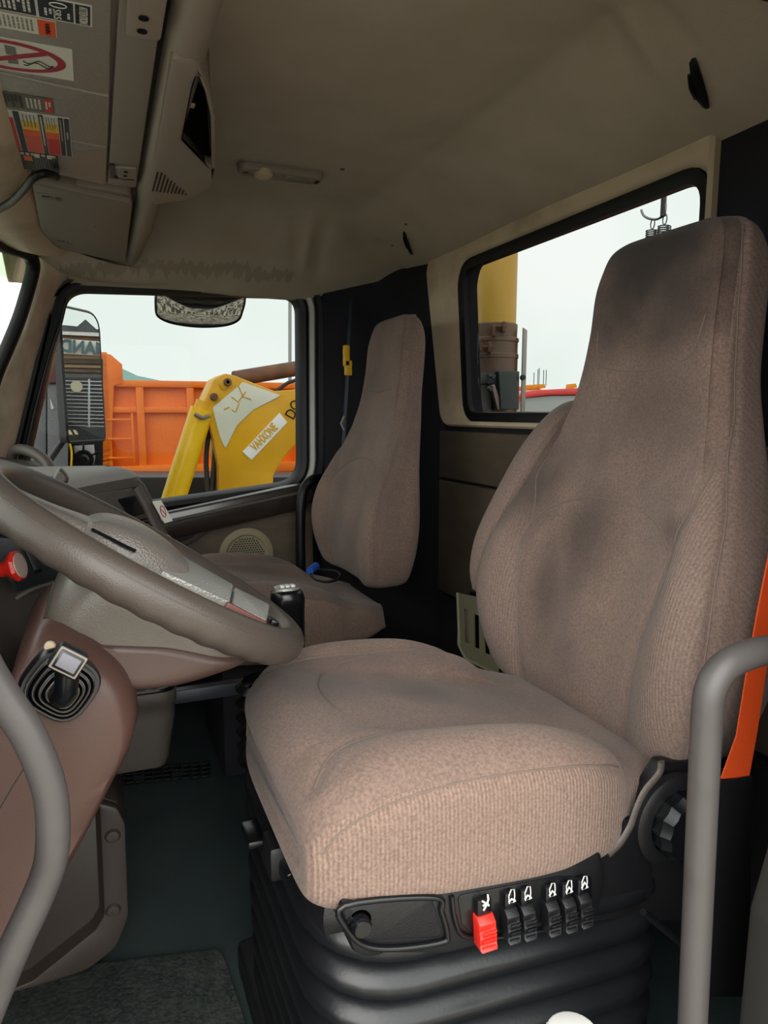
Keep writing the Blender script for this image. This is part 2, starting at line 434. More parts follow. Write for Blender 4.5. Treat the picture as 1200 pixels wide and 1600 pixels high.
band = mth('MULTIPLY', mth('LESS_THAN', mth('ABSOLUTE', mth('SUBTRACT', edge, 2.40)), .026), mth('LESS_THAN', mth('ABSOLUTE', mth('SUBTRACT', mth('ADD', sx.outputs['X'], mth('MULTIPLY', nn_.outputs['Fac'], .1)), .34)), .36))
mx = nd.new('ShaderNodeMix'); mx.data_type = 'RGBA'; ld.new(mth('MULTIPLY', band, .32), mx.inputs[0]); ld.new(src, mx.inputs[6]); mx.inputs[7].default_value = lin('6d5f4e'); ld.new(mx.outputs[2], bs.inputs['Base Color'])

# rear wall
hole = rpoly([(1.04, 1.425), (1.95, 1.425), (1.90, 1.00), (1.04, 1.00)], [.045, .05, .05, .045])   # glass opening, (y,z)
hole = offs(hole, .0)
rw = plate('wall_rear', [(.36, 0), (2.56, 0), (2.56, 1.56), (.36, 1.56)], [offs(hole, .03)], XP(1.06), .06, M_dark); tag(rw, kind=S)
out = rpoly([(1.005, 1.50), (2.185, 1.50), (2.055, .958), (1.005, .958)], [.02, .06, .07, .05])
wf = empty('window_1', (1.05, 1.48, .95)); tag(wf, kind=S)
def L3(loop, X): return [Vector((X, p.x, p.y)) for p in loop]
mid = [a.lerp(b, .38) for a, b in zip(offs(hole, .022), out)]
loftloops('window_surround', [L3(out, 1.062), L3(out, 1.046), L3(offs(out, -.006), 1.038), L3(mid, 1.040), L3([a.lerp(b, .75) for a, b in zip(out, offs(hole, .02))], 1.046), L3(offs(hole, .03), 1.052), L3(offs(hole, .02), 1.078)], M_beige, wf)
loftloops('window_seal', [L3(offs(hole, .031), 1.058), L3(offs(hole, .026), 1.050), L3(offs(hole, .012), 1.050), L3(hole, 1.054), L3(offs(hole, -.003), 1.068)], M_black, wf)
plate('window_pane', hole, [], XP(1.066), .004, M_glass, wf)
pc = [(.52, .74, .5), (.52, 1.24)]
box('wall_panel', (1.048, 1.30, .868), (.022, 1.52, .152), M_panel, rw, .006)
box('wall_panel', (1.048, 1.30, .60), (.022, 1.52, .37), M_panel, rw, .006)
box('wall_panel', (1.048, 1.30, .20), (.022, 1.52, .40), M_dark, rw, .006)
# dark corner upholstery, passenger rear
cp = loftloops('corner_upholstery', [[Vector((.765, 2.54, z)), Vector((.78, 2.47, z)), Vector((.86, 2.44, z)), Vector((.96, 2.40, z)), Vector((1.03, 2.30, z)), Vector((1.045, 2.19 - (.13 * (1.49 - z) / .53 if z > .95 else .13 + .02 * (.95 - z)), z)), Vector((1.07, 2.06, z)), Vector((1.07, 2.54, z))] for z in [0, .3, .6, .9, .95, 1.1, 1.3, 1.5]], M_dark, rw, sharp=50)

# passenger side: body side and door
DO = rpoly([(-.26, 1.42), (.735, 1.437), (.735, .30), (-.40, .30), (-.36, .80)], [.1, .09, .05, .05, .02])
sw = plate('wall_right', [(-.62, 0), (1.1, 0), (1.1, 1.56), (-.62, 1.56)], [], YP(2.62), .03, M_dark); bpy.data.objects.remove(sw)
def offz(lp, d): return [a.lerp(b, .5 if b.x < .1 else 1) for a, b in zip(lp, offs(lp, d))]
gp2 = lambda u, v: (lambda p: Vector((p.x, p.z)))(at(u, v, y=2.52))
GH = rpoly([gp2(106, 454), gp2(466, 464), gp2(468, 752), gp2(245, 783), gp2(20, 800), gp2(38, 745)], [.08, .055, .09, .3, .02, .05], 8)   # glass hole (x,z)
sw = plate('wall_right', [(-.62, -.02), (1.1, -.02), (1.1, 1.56), (-.13, 1.56), (-.14, 1.45), (-.275, .85), (-.30, .70), (-.62, .66)], [offz(GH, .085)], YP(2.56), .06, M_dark); tag(sw, kind=S)
dr = empty('door_1', (.3, 2.5, 0)); tag(dr, kind=S)
def LY(loop, Y): return [Vector((p.x, Y, p.y)) for p in loop]
M_jamb = mat('grey_painted_jamb', 'a3a29e', .4)
M_maroon = mat('maroon_paint', '3a1416', .3, coat=.4)
dj = loftloops('door_jamb', [LY(offz(GH, .058), 2.56), LY(offz(GH, .058), 2.50), LY(offz(GH, .050), 2.492), LY(offz(GH, .036), 2.496), LY(offz(GH, .034), 2.53)], [M_jamb, M_blackp], dr)
for p in dj.data.polygons: p.material_index = 1 if p.center.x < .12 else 0
loftloops('door_weatherstrip', [LY(offz(GH, .092), 2.57), LY(offz(GH, .092), 2.492), LY(offz(GH, .080), 2.478), LY(offz(GH, .064), 2.480), LY(offz(GH, .057), 2.50), LY(offz(GH, .057), 2.56)], M_black, dr)
loftloops('window_seal', [LY(offs(GH, .036), 2.56), LY(offs(GH, .035), 2.510), LY(offs(GH, .022), 2.500), LY(offs(GH, .006), 2.505), LY(GH, 2.52), LY(offs(GH, -.003), 2.56)], M_black, dr)
plate('window_pane', GH, [], YP(2.56), .004, M_glass, dr)
# ---- passenger door details
M_belt = mat('door_belt_gloss_brown', '2c2420', .22, spec=.6, coat=.5)
belt = [(-.45, .56), (.20, .668), (.712, .752), (.738, .70), (.70, .655), (.19, .565), (-.45, .46)]
plate('belt_trim', rpoly([Vector(p) for p in belt], [.01, .1, .012, .03, .02, .1, .01], 4), [], YP(2.452), .06, M_belt, dr, .012)
plate('belt_highlight_ridge', rpoly([Vector(p) for p in [(-.45, .535), (.20, .640), (.70, .725), (.70, .712), (.20, .626), (-.45, .52)]], .003, 3), [], YP(2.446), .02, M_dash, dr, .004)  # lighter ridge added for the silver reflection along the belt
plate('door_panel', rpoly([Vector(p) for p in [(-.50, .12), (-.50, .52), (.19, .60), (.735, .68), (.735, .12)]], .02, 4), [], YP(2.487), .05, M_panel, dr, .006)
# pull pocket
pk = rpoly([Vector(p) for p in [(-.35, .53), (.20, .585), (.345, .632), (.37, .60), (.30, .555), (.18, .515), (-.35, .44)]], [.01, .1, .02, .02, .05, .05, .02], 5)
plate('pull_pocket', pk, [], YP(2.468), .03, M_dash, dr, .008)
plate('pull_recess', rpoly([Vector(p) for p in [(.16, .572), (.30, .606), (.335, .607), (.29, .57), (.16, .535)]], .008, 4), [], YP(2.4665), .01, M_dashdk, dr, .001)
# speaker grille
spk = lathe('speaker_grille', [(.098, 0), (.098, .006), (.090, .010), (.074, .010), (.070, .005), (.0, .005)], mat('speaker_beige', '8f8468', .6), (.484, 2.487, .495), (0, -1, 0), dr, 48)
bm = bmesh.new()
for i in range(-7, 8):
    for j in range(-7, 8):
        a = i * .0095 + (j % 2) * .00475; b = j * .0082
        if a * a + b * b < .0042: lathem(bm, [(0, 0), (.0032, 0)], Matrix.Translation((.484 + a, 2.4815, .495 + b)) @ Matrix.Rotation(R(90), 4, 'X'), 6)
g = frombm('grille_holes', bm, M_dashdk, spk); tag(g, kind='stuff')
# assist handle on the passenger side
hp = tube('assist_handle', [(.765, 2.45, .762), (.70, 2.36, .770), (.665, 2.345, .745), (.648, 2.335, .69), (.642, 2.33, .60), (.642, 2.33, .45), (.66, 2.36, .38), (.72, 2.45, .36)], .017, M_black, None, 12, n=8)
tag(hp, 'black upright grab handle beside the passenger seat, at rear edge of passenger door', 'handle')
hz = tube('assist_handle', [at(14, 728, y=2.40), at(20, 702, y=2.33), at(40, 702, y=2.30), at(62, 712, y=2.27), at(78, 732, y=2.22), at(90, 765, y=2.15)], [.017, .019, .017, .016, .016, .014] , M_dash, None, 12) if False else \
     tube('assist_handle', catmull([at(16, 735, y=2.42), at(22, 706, y=2.36), at(38, 703, y=2.31), at(60, 712, y=2.27), at(76, 728, y=2.22), at(90, 765, y=2.15)], 6), .016, M_dash, None, 12)
tag(hz, 'dark grey curved grab handle at foot of the beige windshield pillar, behind the dashboard', 'handle')

# ---- windshield pillar, passenger side
def pil(vL, vR, y1, y2, ym, w=.6):
    a = at(*vL, y=y1); b = at(*vR, y=y2); m1 = a.lerp(b, .3) + Vector((0, -.035, 0)); m2 = a.lerp(b, .7) + Vector((0, -.03, 0))
    return [a + Vector((-.02, .06, 0)), a, m1, m2, b, b + Vector((.0, .06, 0))]
rows = [((64, 395), (150, 420), 2.40, 2.47), ((61, 407), (117, 431), 2.40, 2.48), ((59, 425), (101, 442), 2.40, 2.49), ((51, 460), (90, 460), 2.40, 2.50), ((46, 476), (84, 482), 2.40, 2.50), ((37, 502), (77, 502), 2.40, 2.50),
        ((27, 532), (69, 532), 2.39, 2.50), ((13, 562), (60, 562), 2.39, 2.50), ((0, 592), (51, 592), 2.38, 2.49), ((-18, 640), (36, 645), 2.37, 2.48), ((-32, 700), (21, 703), 2.36, 2.47), ((-55, 800), (0, 800), 2.35, 2.46)]
loftloops('trim_2', [pil(a, b, y1, y2, 0) for a, b, y1, y2 in rows], M_beige, None, closed=False, sharp=70)['kind'] = S
# black door frame strip beside the pillar, with the maroon paint edge
ge_ = [(112, 467), (107, 482), (100, 510), (86, 550), (72, 600), (59, 652), (46, 710), (30, 775)]
tube('trim_3', [at(u - 7, v, y=2.505) for u, v in ge_], .006, M_blackp, None, 8, n=4)['kind'] = S
loftloops('trim_8', [[at(u - 8, v, y=2.53), at(u - 4, v, y=2.525), at(u + 4, v, y=2.56), at(u + 4, v, y=2.60)] for u, v in ge_[3:]], M_maroon, None, closed=False)['kind'] = S
# ---- windshield
def wsx(y, z):
    return -.165 - .27 * (1.44 - z) - .16 * max(0, 1 - ((y - 1.45) / .97) ** 2)
ws = empty('window_2', (-.3, 1.45, .8)); tag(ws, kind=S)
NY, NZ = 26, 12
ys = [.44 + (2.40 - .44) * i / NY for i in range(NY + 1)]
def sheet(name, z0, z1, off, m, th=.005):
    V = []; zs = [z0 + (z1 - z0) * j / NZ for j in range(NZ + 1)]
    for y in ys:
        for z in zs: V.append((wsx(y, z) + off, y, z))
    n = len(V); V += [(x - th, y, z) for x, y, z in V]
    f = []
    for i in range(NY):
        for j in range(NZ):
            a = i * (NZ + 1) + j; q = (a, a + NZ + 1, a + NZ + 2, a + 1); f += [q, tuple(v + n for v in reversed(q))]
    return mesh(name, V, f, m, ws)
sheet('window_pane', .74, 1.50, 0, M_clear)
sheet('shade_band', 1.385, 1.50, -.012, M_shade, .001)
sp = [Vector((wsx(y, 1.452) + .012, y, 1.452 - .0)) for y in [.44, .7, 1., 1.3, 1.6, 1.8, 2.0, 2.15, 2.25]] + [at(41, 395, y=2.33), at(51, 410, y=2.36), at(50, 428, y=2.375), at(41, 462, y=2.375), at(29, 500, y=2.37), at(12, 542, y=2.36), at(-8, 590, y=2.35), at(-24, 650, y=2.34), at(-50, 760, y=2.33)]
tube('window_seal', sp, .020, M_black, ws, 12, n=6)
# header trim (beige) between glass seal and headliner
hr = []
for y in [.42, .8, 1.1, 1.3, 1.5, 1.7, 1.9, 2.05, 2.18, 2.27]:
    w = wsx(y, 1.45); x1 = -.10 if y < 2.1 else -.10 + .10 * (y - 2.1) / .3
    hr.append([Vector((w - .03, y, 1.50)), Vector((w + .018, y, 1.462)), Vector((w + .03, y, 1.448)), Vector(((w + x1) / 2 + .01, y, 1.437)), Vector((x1 - .01, y, 1.440)), Vector((x1 + .01, y, 1.46)), Vector((x1 + .02, y, 1.52))])
loftloops('trim_4', hr, M_beige, None, closed=False, sharp=60)['kind'] = S
# front closure: lip over passenger corner joining headliner to pillar
loftloops('trim_5', [[at(62, 403, y=2.36) + Vector((-.03, .04, .03)), at(62, 402, y=2.36), at(75, 392, y=2.30), at(90, 380, y=2.27)],
                     [at(95, 428, y=2.40) + Vector((0, .05, .02)), at(95, 425, y=2.40), at(105, 412, y=2.36), at(130, 398, y=2.32)],
                     [at(140, 441, y=2.46) + Vector((0, .05, .02)), at(140, 439, y=2.46), at(150, 428, y=2.42), at(175, 412, y=2.38)],
                     [at(200, 449, y=2.49) + Vector((0, .05, .02)), at(200, 446, y=2.49), at(205, 436, y=2.45), at(222, 420, y=2.42)],
                     [at(260, 452, y=2.5) + Vector((0, .05, .02)), at(260, 449, y=2.5), at(265, 440, y=2.46), at(268, 425, y=2.44)]], M_liner, None, closed=False, sharp=70)['kind'] = S
wfr = box('wall_front', (-.68, 1.48, .40), (.06, 2.3, .90), M_dark, bev=0); tag(wfr, kind=S)
wl = plate('wall_left', [(-.75, -.05), (1.12, -.05), (1.12, 1.70), (-.75, 1.70)], [rpoly([Vector(p) for p in [(-.42, .02), (.60, .02), (.60, 1.42), (-.20, 1.42), (-.36, .8)]], [.05, .06, .08, .08, .05])], YP(.40), -.05, M_maroon); tag(wl, kind=S)
tag(box('trim_6', (-.2, 1.48, 1.58), (.06, 2.3, .18), M_dark, bev=0), kind=S)
wr2 = box('wall_right_upper', (.2, 2.58, 1.60), (1.9, .05, .16), M_dark, bev=0); wr2.name = 'trim_7'; tag(wr2, kind=S)

# ------------------------------------------------------------------ overhead console
M_visor = mat('console_panel_grey', '95908a', .42, .3, bump=.5, bscale=160, stretch=(1, 1, 1), spec=.4)
M_strip = mat('console_strip_grey', '7d756d', .5, bump=.15, bscale=400)
oc = empty('overhead_console', (.0, 1.2, 1.455), 'grey overhead console along the windshield header, covered in warning stickers', 'console')
def zslab(name, pts, z, th, m, par, rad=.01, bev=.004, holes=[]):
    return plate(name, rpoly([Vector(p) for p in pts], rad, 4), holes, ZP(z), th, m, par, bev)
zslab('front_panel', [(-.115, .50), (.044, .50), (.044, .915), (.047, 1.165), (-.097, 1.142)], 1.455, .03, M_visor, oc)
zslab('front_panel', [(-.097, 1.148), (.047, 1.171), (.048, 1.383), (-.118, 1.355)], 1.4555, .03, M_visor, oc, .004, .003)
zslab('front_panel', [(-.118, 1.360), (.048, 1.387), (.049, 1.605), (-.085, 1.555), (-.115, 1.50)], 1.456, .03, M_visor, oc, [.004, .004, .008, .03, .03], .003)
zslab('side_strip', [(.0505, .50), (.094, .50), (.107, 1.602), (.052, 1.602)], 1.457, .03, M_strip, oc, .008)
def sdark(name, p, par, z=1.4535): return zslab(name, p, z, .004, M_blackg, par, .002, 0)
hb = zslab('hinge_cover', [(.058, .86), (.1, .86), (.101, .968), (.060, .97)], 1.449, .01, M_beiged, oc, .008, .003)
for yy in (.918, .948): lathe('screw_hole', [(0, 0), (.006, 0), (.006, .001)], M_blackg, (.078, yy, 1.4485), (0, 0, -1), hb, 12)
hb = zslab('hinge_cover', [(.062, 1.478), (.101, 1.47), (.103, 1.535), (.070, 1.538)], 1.4525, .006, M_strip, oc, .006, .002)
sdark('hinge_gap', [(.053, 1.468), (.061, 1.466), (.063, 1.54), (.1, 1.537), (.1, 1.545), (.055, 1.548)], oc)
for yy in (1.49, 1.515): lathe('screw_hole', [(0, 0), (.004, 0), (.004, .001)], M_blackg, (.082, yy, 1.452), (0, 0, -1), hb, 12)
# shell around the panels and the rounded rail
for y0, y1 in ((.45, 1.64),):
    zslab('shell', [(-.125, .5), (.096, .5), (.110, 1.64), (.09, 1.655), (-.05, 1.60), (-.125, 1.53)], 1.468, .06, M_beiged, oc, .02, .004)
rl = [[Vector((x + (y - 1) * .004, y, z)) for x, z in [(.112, 1.53), (.108, 1.485), (.114, 1.462), (.130, 1.449), (.148, 1.450), (.163, 1.466), (.170, 1.49), (.172, 1.56)]] for y in [.42, .8, 1.2, 1.6, 2.0]] + \
     [[Vector((x * .96 + .004, y, z + (y - 2) * .02)) for x, z in [(.112, 1.53), (.108, 1.485), (.114, 1.462), (.130, 1.449), (.148, 1.450), (.163, 1.466), (.170, 1.49), (.172, 1.56)]] for y in [2.2, 2.44]]
loftloops('rail', rl, M_beiged, oc, closed=False, sharp=60)
tag(box('rail_shade_strip', (.105, 1.5, 1.487), (.03, 2.0, .02), M_black, oc, 0), 'black strip painted as shade beside the rail')  # black box laid in the gap as painted shade
# open cubby pod
pod = loftloops('cubby', [[Vector((p[0], p[1], z)) for p in [(.15, .99), (.175, 1.03), (.215, 1.19), (.255, 1.44), (.258, 1.53), (.222, 1.63), (.148, 1.69), (.13, 1.60), (.13, 1.2)]] for z in (1.56, 1.48)] +
    [[Vector((p[0], p[1], 1.452)) for p in [(.149, .99), (.165, 1.05), (.195, 1.18), (.235, 1.43), (.24, 1.525), (.215, 1.612), (.146, 1.68), (.132, 1.60), (.132, 1.2)]],
     [Vector((p[0], p[1], 1.446)) for p in [(.152, 1.05), (.16, 1.10), (.185, 1.20), (.228, 1.42), (.196, 1.44), (.168, 1.36), (.160, 1.30), (.155, 1.25), (.152, 1.2)]]], M_beiged, oc, sharp=30)
bpy.data.objects.remove(pod)
zq = lambda l: [(p.x, p.y) for p in [at(u, v, z=1.448) for u, v in l]]
PO = zq([(303, 92), (313, 108), (326, 142), (335, 182), (335, 284), (326, 297), (300, 312), (240, 322), (232, 300), (268, 92)])
PH = zq([(308, 114), (321, 146), (330, 184), (331, 268), (284, 219), (290, 190), (300, 140)])
zslab('cubby', PO, 1.448, .022, M_beiged, oc, .012, .005, [rpoly([Vector(p) for p in PH], .006, 3)])
loftloops('cubby_inside', [[Vector((p[0], p[1], z)) for p in PH] for z in (1.4475, 1.58)], M_blackg, oc, sharp=20)
loftloops('cubby_side', [[Vector((p.x * s + c, p.y, z)) for p in rpoly([Vector(q) for q in PO], .012, 4)] for z, s, c in ((1.462, .985, .001), (1.50, .93, .008), (1.59, .9, .012))], M_beiged, oc, sharp=60)
bm = bmesh.new(); 
for i in range(16):
    for j in range(12):
        y = 1.460 + j * .0105; xa = .137 + i * .0072
        if xa < .142 + (y - 1.45) * .52 and xa < .212:
            t = bmesh.new(); bmesh.ops.create_cube(t, size=1); t.transform(Matrix.Translation((xa, y, 1.4478)) @ Matrix.Diagonal((.0034, .0074, .0016, 1))); me = bpy.data.meshes.new('t'); t.to_mesh(me); t.free(); bm.from_mesh(me); bpy.data.meshes.remove(me)
tag(frombm('grille_slots', bm, M_black, oc), 'triangle of small dark grille slots', kind='stuff')
box('clip', (.162, 1.19, 1.470), (.018, .012, .004), M_beige, oc, .001)
# far cabinet door
fc = empty('overhead_locker', (0, 2.0, 1.45), 'smooth grey overhead locker door at the passenger end of the header', 'locker')
zslab('locker_door', [(-.088, 1.622), (.104, 1.70), (.116, 2.36), (-.075, 2.215), (-.096, 2.0)], 1.450, .03, M_strip, fc, .014, .004)
zslab('locker_frame', [(-.12, 1.645), (.102, 1.665), (.104, 2.43), (.02, 2.42), (-.10, 2.26), (-.13, 1.9)], 1.462, .05, M_beiged, fc, .02, .004)
for (x, y) in ((-.062, 1.70), (-.052, 2.11)):
    q = zslab('latch', [(x - .022, y - .012), (x + .026, y - .004), (x + .028, y + .034), (x - .02, y + .026)], 1.4485, .004, M_beiged, fc, .004, .001)
    zslab('latch_slot', [(x + .012, y), (x + .024, y + .002), (x + .026, y + .030), (x + .014, y + .028)], 1.4478, .002, M_blackg, q, .002, 0)
    zslab('latch_slot', [(x - .012, y), (x + .008, y + .002), (x + .008, y + .008), (x - .012, y + .006)], 1.4478, .002, M_blackg, q, .001, 0)
lathe('keyhole', [(0, 0), (.004, 0)], M_blackg, (.03, 1.93, 1.4495), (0, 0, -1), fc, 10)
# thick black cable from the console corner to the glass
cb = tube('cable', [at(-30, 345, z=1.425), at(0, 326, z=1.425), at(18, 315, z=1.425), at(38, 295, z=1.425), at(52, 278, z=1.428), at(70, 271, z=1.435), at(88, 276, z=1.445)], .0075, M_black, None, 10, n=6)
tag(cb, 'thick black cable running from overhead console corner to the windshield', 'cable')

# ---- stickers (flat print; text runs away from the driver door, letter tops to the rear)
def smat(h, r=.4): 
    k = 'print_' + h
    return bpy.data.materials.get(k) or mat(k, h, r)
def rect(name, x0, x1, y0, y1, z, m, par): 
    return mesh(name, [(x0, y0, z), (x1, y0, z), (x1, y1, z), (x0, y1, z), (x0, y0, z - .0004), (x1, y0, z - .0004), (x1, y1, z - .0004), (x0, y1, z - .0004)], [(0, 1, 2, 3), (4, 5, 6, 7), (0, 1, 5, 4), (1, 2, 6, 5), (2, 3, 7, 6), (3, 0, 4, 7)], m, par, False)
def text(name, s, loc, ex, ey, size, m, par, width=None, spacing=1.0, depth=.0002, bold=0.):
    cu = bpy.data.curves.new(name, 'FONT'); cu.body = s; cu.size = size; cu.extrude = depth; cu.offset = bold; cu.align_x = 'CENTER'; cu.align_y = 'CENTER'; cu.space_character = spacing
    o = bpy.data.objects.new('t', cu); COL.objects.link(o); bpy.context.view_layer.update()
    me = bpy.data.meshes.new_from_object(o.evaluated_get(bpy.context.evaluated_depsgraph_get())); bpy.data.objects.remove(o)
    ex = Vector(ex).normalized(); ey = Vector(ey); ey = (ey - ex * ey.dot(ex)).normalized(); ez = ex.cross(ey)
    xs = [v.co.x for v in me.vertices]; sc = 1
    if width and xs: sc = width / (max(xs) - min(xs))
    M = Matrix((ex, ey, ez)).transposed().to_4x4(); M.translation = Vector(loc)
    me.transform(M @ Matrix.Diagonal((sc, 1, 1, 1))); me.materials.clear()
    return link(name, me, m, par, False)
def lines(name, x0, x1, y0, y1, n, z, m, par, gap=.55, seed=1, cols=1):
    """rows of tiny printed text lines too small to read"""
    rg = random.Random(seed); V = []; F = []; dx = (x1 - x0) / n
    for c in range(cols):
        ya = y0 + (y1 - y0) * c / cols; yb = y0 + (y1 - y0) * (c + .92) / cols
        for i in range(n):
            xa = x0 + dx * (i + .2); xb = xa + dx * gap; y = ya
            while y < yb:
                w = min(rg.uniform(.003, .009), yb - y)
                if w > .001:
                    k = len(V); V += [(xa, y, z), (xb, y, z), (xb, y + w, z), (xa, y + w, z)]; F.append((k, k + 1, k + 2, k + 3))
                y += w + .0012
                if rg.random() < .06: break
    o = mesh(name, V, F, m, par, False); return tag(o, kind='stuff')
EY = (0, 1, 0); EX = (1, 0, 0)
z0 = 1.4548; NAVY = smat('1b2733'); WH = smat('cfcfc4'); BK = smat('141618'); OR = smat('d9501e'); YL = smat('dcb42c'); RD = smat('b8281f')
s1 = rect('sticker', -.16, .0235, .926, .974, z0, WH, oc); s1['label'] = 'navy and white airbag warning sticker'
rect('print_field', .0055, .0215, .929, .971, z0 - .0006, NAVY, s1); rect('print_field', -.033, .0035, .929, .971, z0 - .0006, NAVY, s1); rect('print_field', -.082, -.036, .931, .971, z0 - .0006, NAVY, s1)
text('print', 'ATTENTION', (.0137, .950, z0 - .0012), EY, EX, .013, WH, s1, .037)
text('print', 'SRS', (-.014, .958, z0 - .0012), EY, EX, .012, WH, s1, .021, 1.1)
lines('print_lines', -.028, -.018, .948, .966, 2, z0 - .0012, WH, s1); lines('print_lines', -.004, .001, .952, .968, 1, z0 - .0012, WH, s1)
lines('print_lines', -.080, -.040, .934, .968, 8, z0 - .0012, WH, s1, seed=4)
tube('print_figure', [(-.012 + .009 * math.cos(a), .938 + .005 * math.sin(a), z0 - .001) for a in [i * .5 for i in range(13)]], .0007, WH, s1, 4)
s2 = rect('sticker', -.17, -.016, .978, 1.016, z0, WH, oc); s2['label'] = 'white instruction sticker with an orange end block'
rect('print_field', -.036, -.017, .979, 1.015, z0 - .0006, OR, s2); lines('print_lines', -.155, -.040, .983, 1.011, 24, z0 - .0006, smat('7a7a72'), s2, .5, 7, 2); text('print', 'WARNING', (-.026, .997, z0 - .0012), EY, EX, .008, BK, s2, .026)
# no smoking
s3 = rect('sticker', -.165, .000, 1.040, 1.132, z0, WH, oc); s3['label'] = 'white no smoking sticker with red ring'
cx, cy, rx, ry = -.075, 1.086, .0665, .041
def ell(rx, ry, n=48): return [Vector((cx + rx * math.cos(2 * math.pi * i / n), cy + ry * math.sin(2 * math.pi * i / n))) for i in range(n)]
CRIM = smat('9c2438')
plate('ring', ell(rx, ry), [ell(rx - .010, ry - .0075)], ZP(z0 - .0012), .0004, CRIM, s3)
plate('slash', [Vector(p) for p in [(-.118, 1.113), (-.109, 1.1185), (-.030, 1.068), (-.036, 1.061)]], [], ZP(z0 - .0013), .0004, CRIM, s3)
plate('cigarette', [Vector(p) for p in [(-.078, 1.058), (-.066, 1.060), (-.066, 1.081), (-.078, 1.083)]], [], ZP(z0 - .0011), .0003, smat('6c6c66'), s3)
plate('cigarette', [Vector(p) for p in [(-.078, 1.096), (-.066, 1.094), (-.066, 1.106), (-.078, 1.108)]], [], ZP(z0 - .0011), .0003, smat('6c6c66'), s3)
for dd in (0, .006):
    tube('smoke_curl', [(-.060 + i * .0045, 1.094 + .006 * math.sin(i * 1.1 + dd * 150) - i * .0002 + dd, z0 - .0012) for i in range(9)], .0006, BK, s3, 4)
# load chart
s4 = rect('sticker', -.098, -.0095, 1.27, 1.452, z0, WH, oc); s4['label'] = 'colour coded chart sticker in yellow, orange and red'
rect('print_field', -.1, -.030, 1.206, 1.262, z0, smat('5b5a52'), s4); rect('print_field', -.043, -.0315, 1.208, 1.259, z0 - .0005, smat('b3362f'), s4); lines('print_lines', -.042, -.033, 1.218, 1.25, 2, z0 - .001, WH, s4)
lines('print_lines', -.098, -.072, 1.21, 1.258, 5, z0 - .0006, BK, s4, .8, 12); lines('print_lines', -.068, -.046, 1.215, 1.255, 4, z0 - .0006, WH, s4, .5, 13)
rect('print_field', -.018, -.0105, 1.274, 1.449, z0 - .0006, NAVY, s4); lines('print_lines', -.0165, -.012, 1.33, 1.41, 1, z0 - .0012, smat('b9b9b0'), s4)
rect('print_field', -.0265, -.0195, 1.274, 1.449, z0 - .0006, BK, s4); lines('print_lines', -.025, -.021, 1.28, 1.44, 1, z0 - .0012, smat('a5a59c'), s4, .5, 3)
for xa, xb, sd in ((-.0465, -.0275, 5), (-.080, -.0555, 6)):
    rect('print_field', xa, xb, 1.274, 1.305, z0 - .0006, smat('c9c9bf'), s4); rect('print_field', xa, xb, 1.306, 1.342, z0 - .0006, YL, s4)
    rect('print_field', xa, xb, 1.343, 1.372, z0 - .0006, smat('dd5a28'), s4); rect('print_field', xa, xb, 1.373, 1.449, z0 - .0006, smat('c03030') if sd == 5 else smat('cf5a4e'), s4)
    lines('print_lines', xa + .002, xb - .002, 1.278, 1.335, 4, z0 - .0012, smat('55544c'), s4, .35, sd)
rect('print_field', -.0545, -.0475, 1.272, 1.45, z0 - .0006, smat('4c4b42'), s4); lines('print_lines', -.053, -.049, 1.28, 1.445, 1, z0 - .0012, WH, s4, .5, 9)
rect('print_field', -.0895, -.081, 1.272, 1.45, z0 - .0006, NAVY, s4); rect('print_field', -.0975, -.091, 1.30, 1.45, z0 - .0006, RD, s4)
s5 = rect('sticker', -.098, -.034, 1.456, 1.556, z0 + .0001, smat('30342f'), oc); s5['label'] = 'dark green sticker with rows of small print'
rect('print_field', -.090, -.077, 1.475, 1.50, z0 - .0006, smat('d9683c'), s5); lines('print_lines', -.096, -.037, 1.458, 1.472, 7, z0 - .0006, WH, s5, .7, 21); lines('print_lines', -.074, -.038, 1.476, 1.55, 8, z0 - .0006, smat('7d8178'), s5, .3, 22)
rect('print_field', -.072, -.064, 1.457, 1.476, z0 - .0009, WH, s5); rect('print_field', -.052, -.044, 1.457, 1.476, z0 - .0009, WH, s5)

# ---- dome lamps and hooks
def dome(x, y, name_lab, sx=1):
    z = ceilz(x, y)
    d = empty('dome_light', (x, y, z), name_lab, 'light')
    D_ = lambda a, b, c: M_(a, b, c)
    def pl(name, cs, rad, zz, th, m, par, bev=.003):
        return plate(name, [Vector((x + p.x * sx, y + p.y)) for p in rpoly([Vector(c) for c in cs], rad, 6)], [], ZP(z + zz), th, m, par, bev)
    pl('housing', [(-.105, -.032), (.105, -.022), (.108, .024), (.0, .034), (-.105, .034)], [.03, .022, .022, .1, .03], -.022, .026, M_beiged, d, .008)
    pl('bezel', [(-.108, -.036), (.108, -.026), (.112, .028), (.0, .038), (-.108, .038)], [.03, .022, .022, .1, .03], -.003, .006, M_beiged, d, .002)
    pl('lens', [(.008, -.018), (.085, -.014), (.085, .015), (.008, .018)], .006, -.0245, .006, mat('lamp_lens_grey', '77756d', .2, bump=.6, bscale=250, voronoi=True), d, .001)
    pl('switch', [(.088, -.012), (.098, -.010), (.098, .010), (.088, .012)], .003, -.0245, .006, M_blackp, d, .001)
    k_ = lathe('map_lamp', [(0, -.006), (.012, -.004), (.021, .002), (.023, .008), (.023, .016)], M_beige, (x - .045 * sx, y - .008, z - .030), (0, 0, 1), d)
    lathe('screw', [(0, 0), (.008, 0), (.008, .004)], M_dash, (x - .088 * sx, y - .004, z - .023), (0, 0, 1), d, 12)
dome(.461, 1.80, 'long beige ceiling dome lamp with swivel map light and small grey lens')
bx = empty('ceiling_lamp', (.64, .83, 1.55), 'beige edge of a ceiling lamp cut by the top of the frame', 'light')
zc = ceilz(.64, .86)
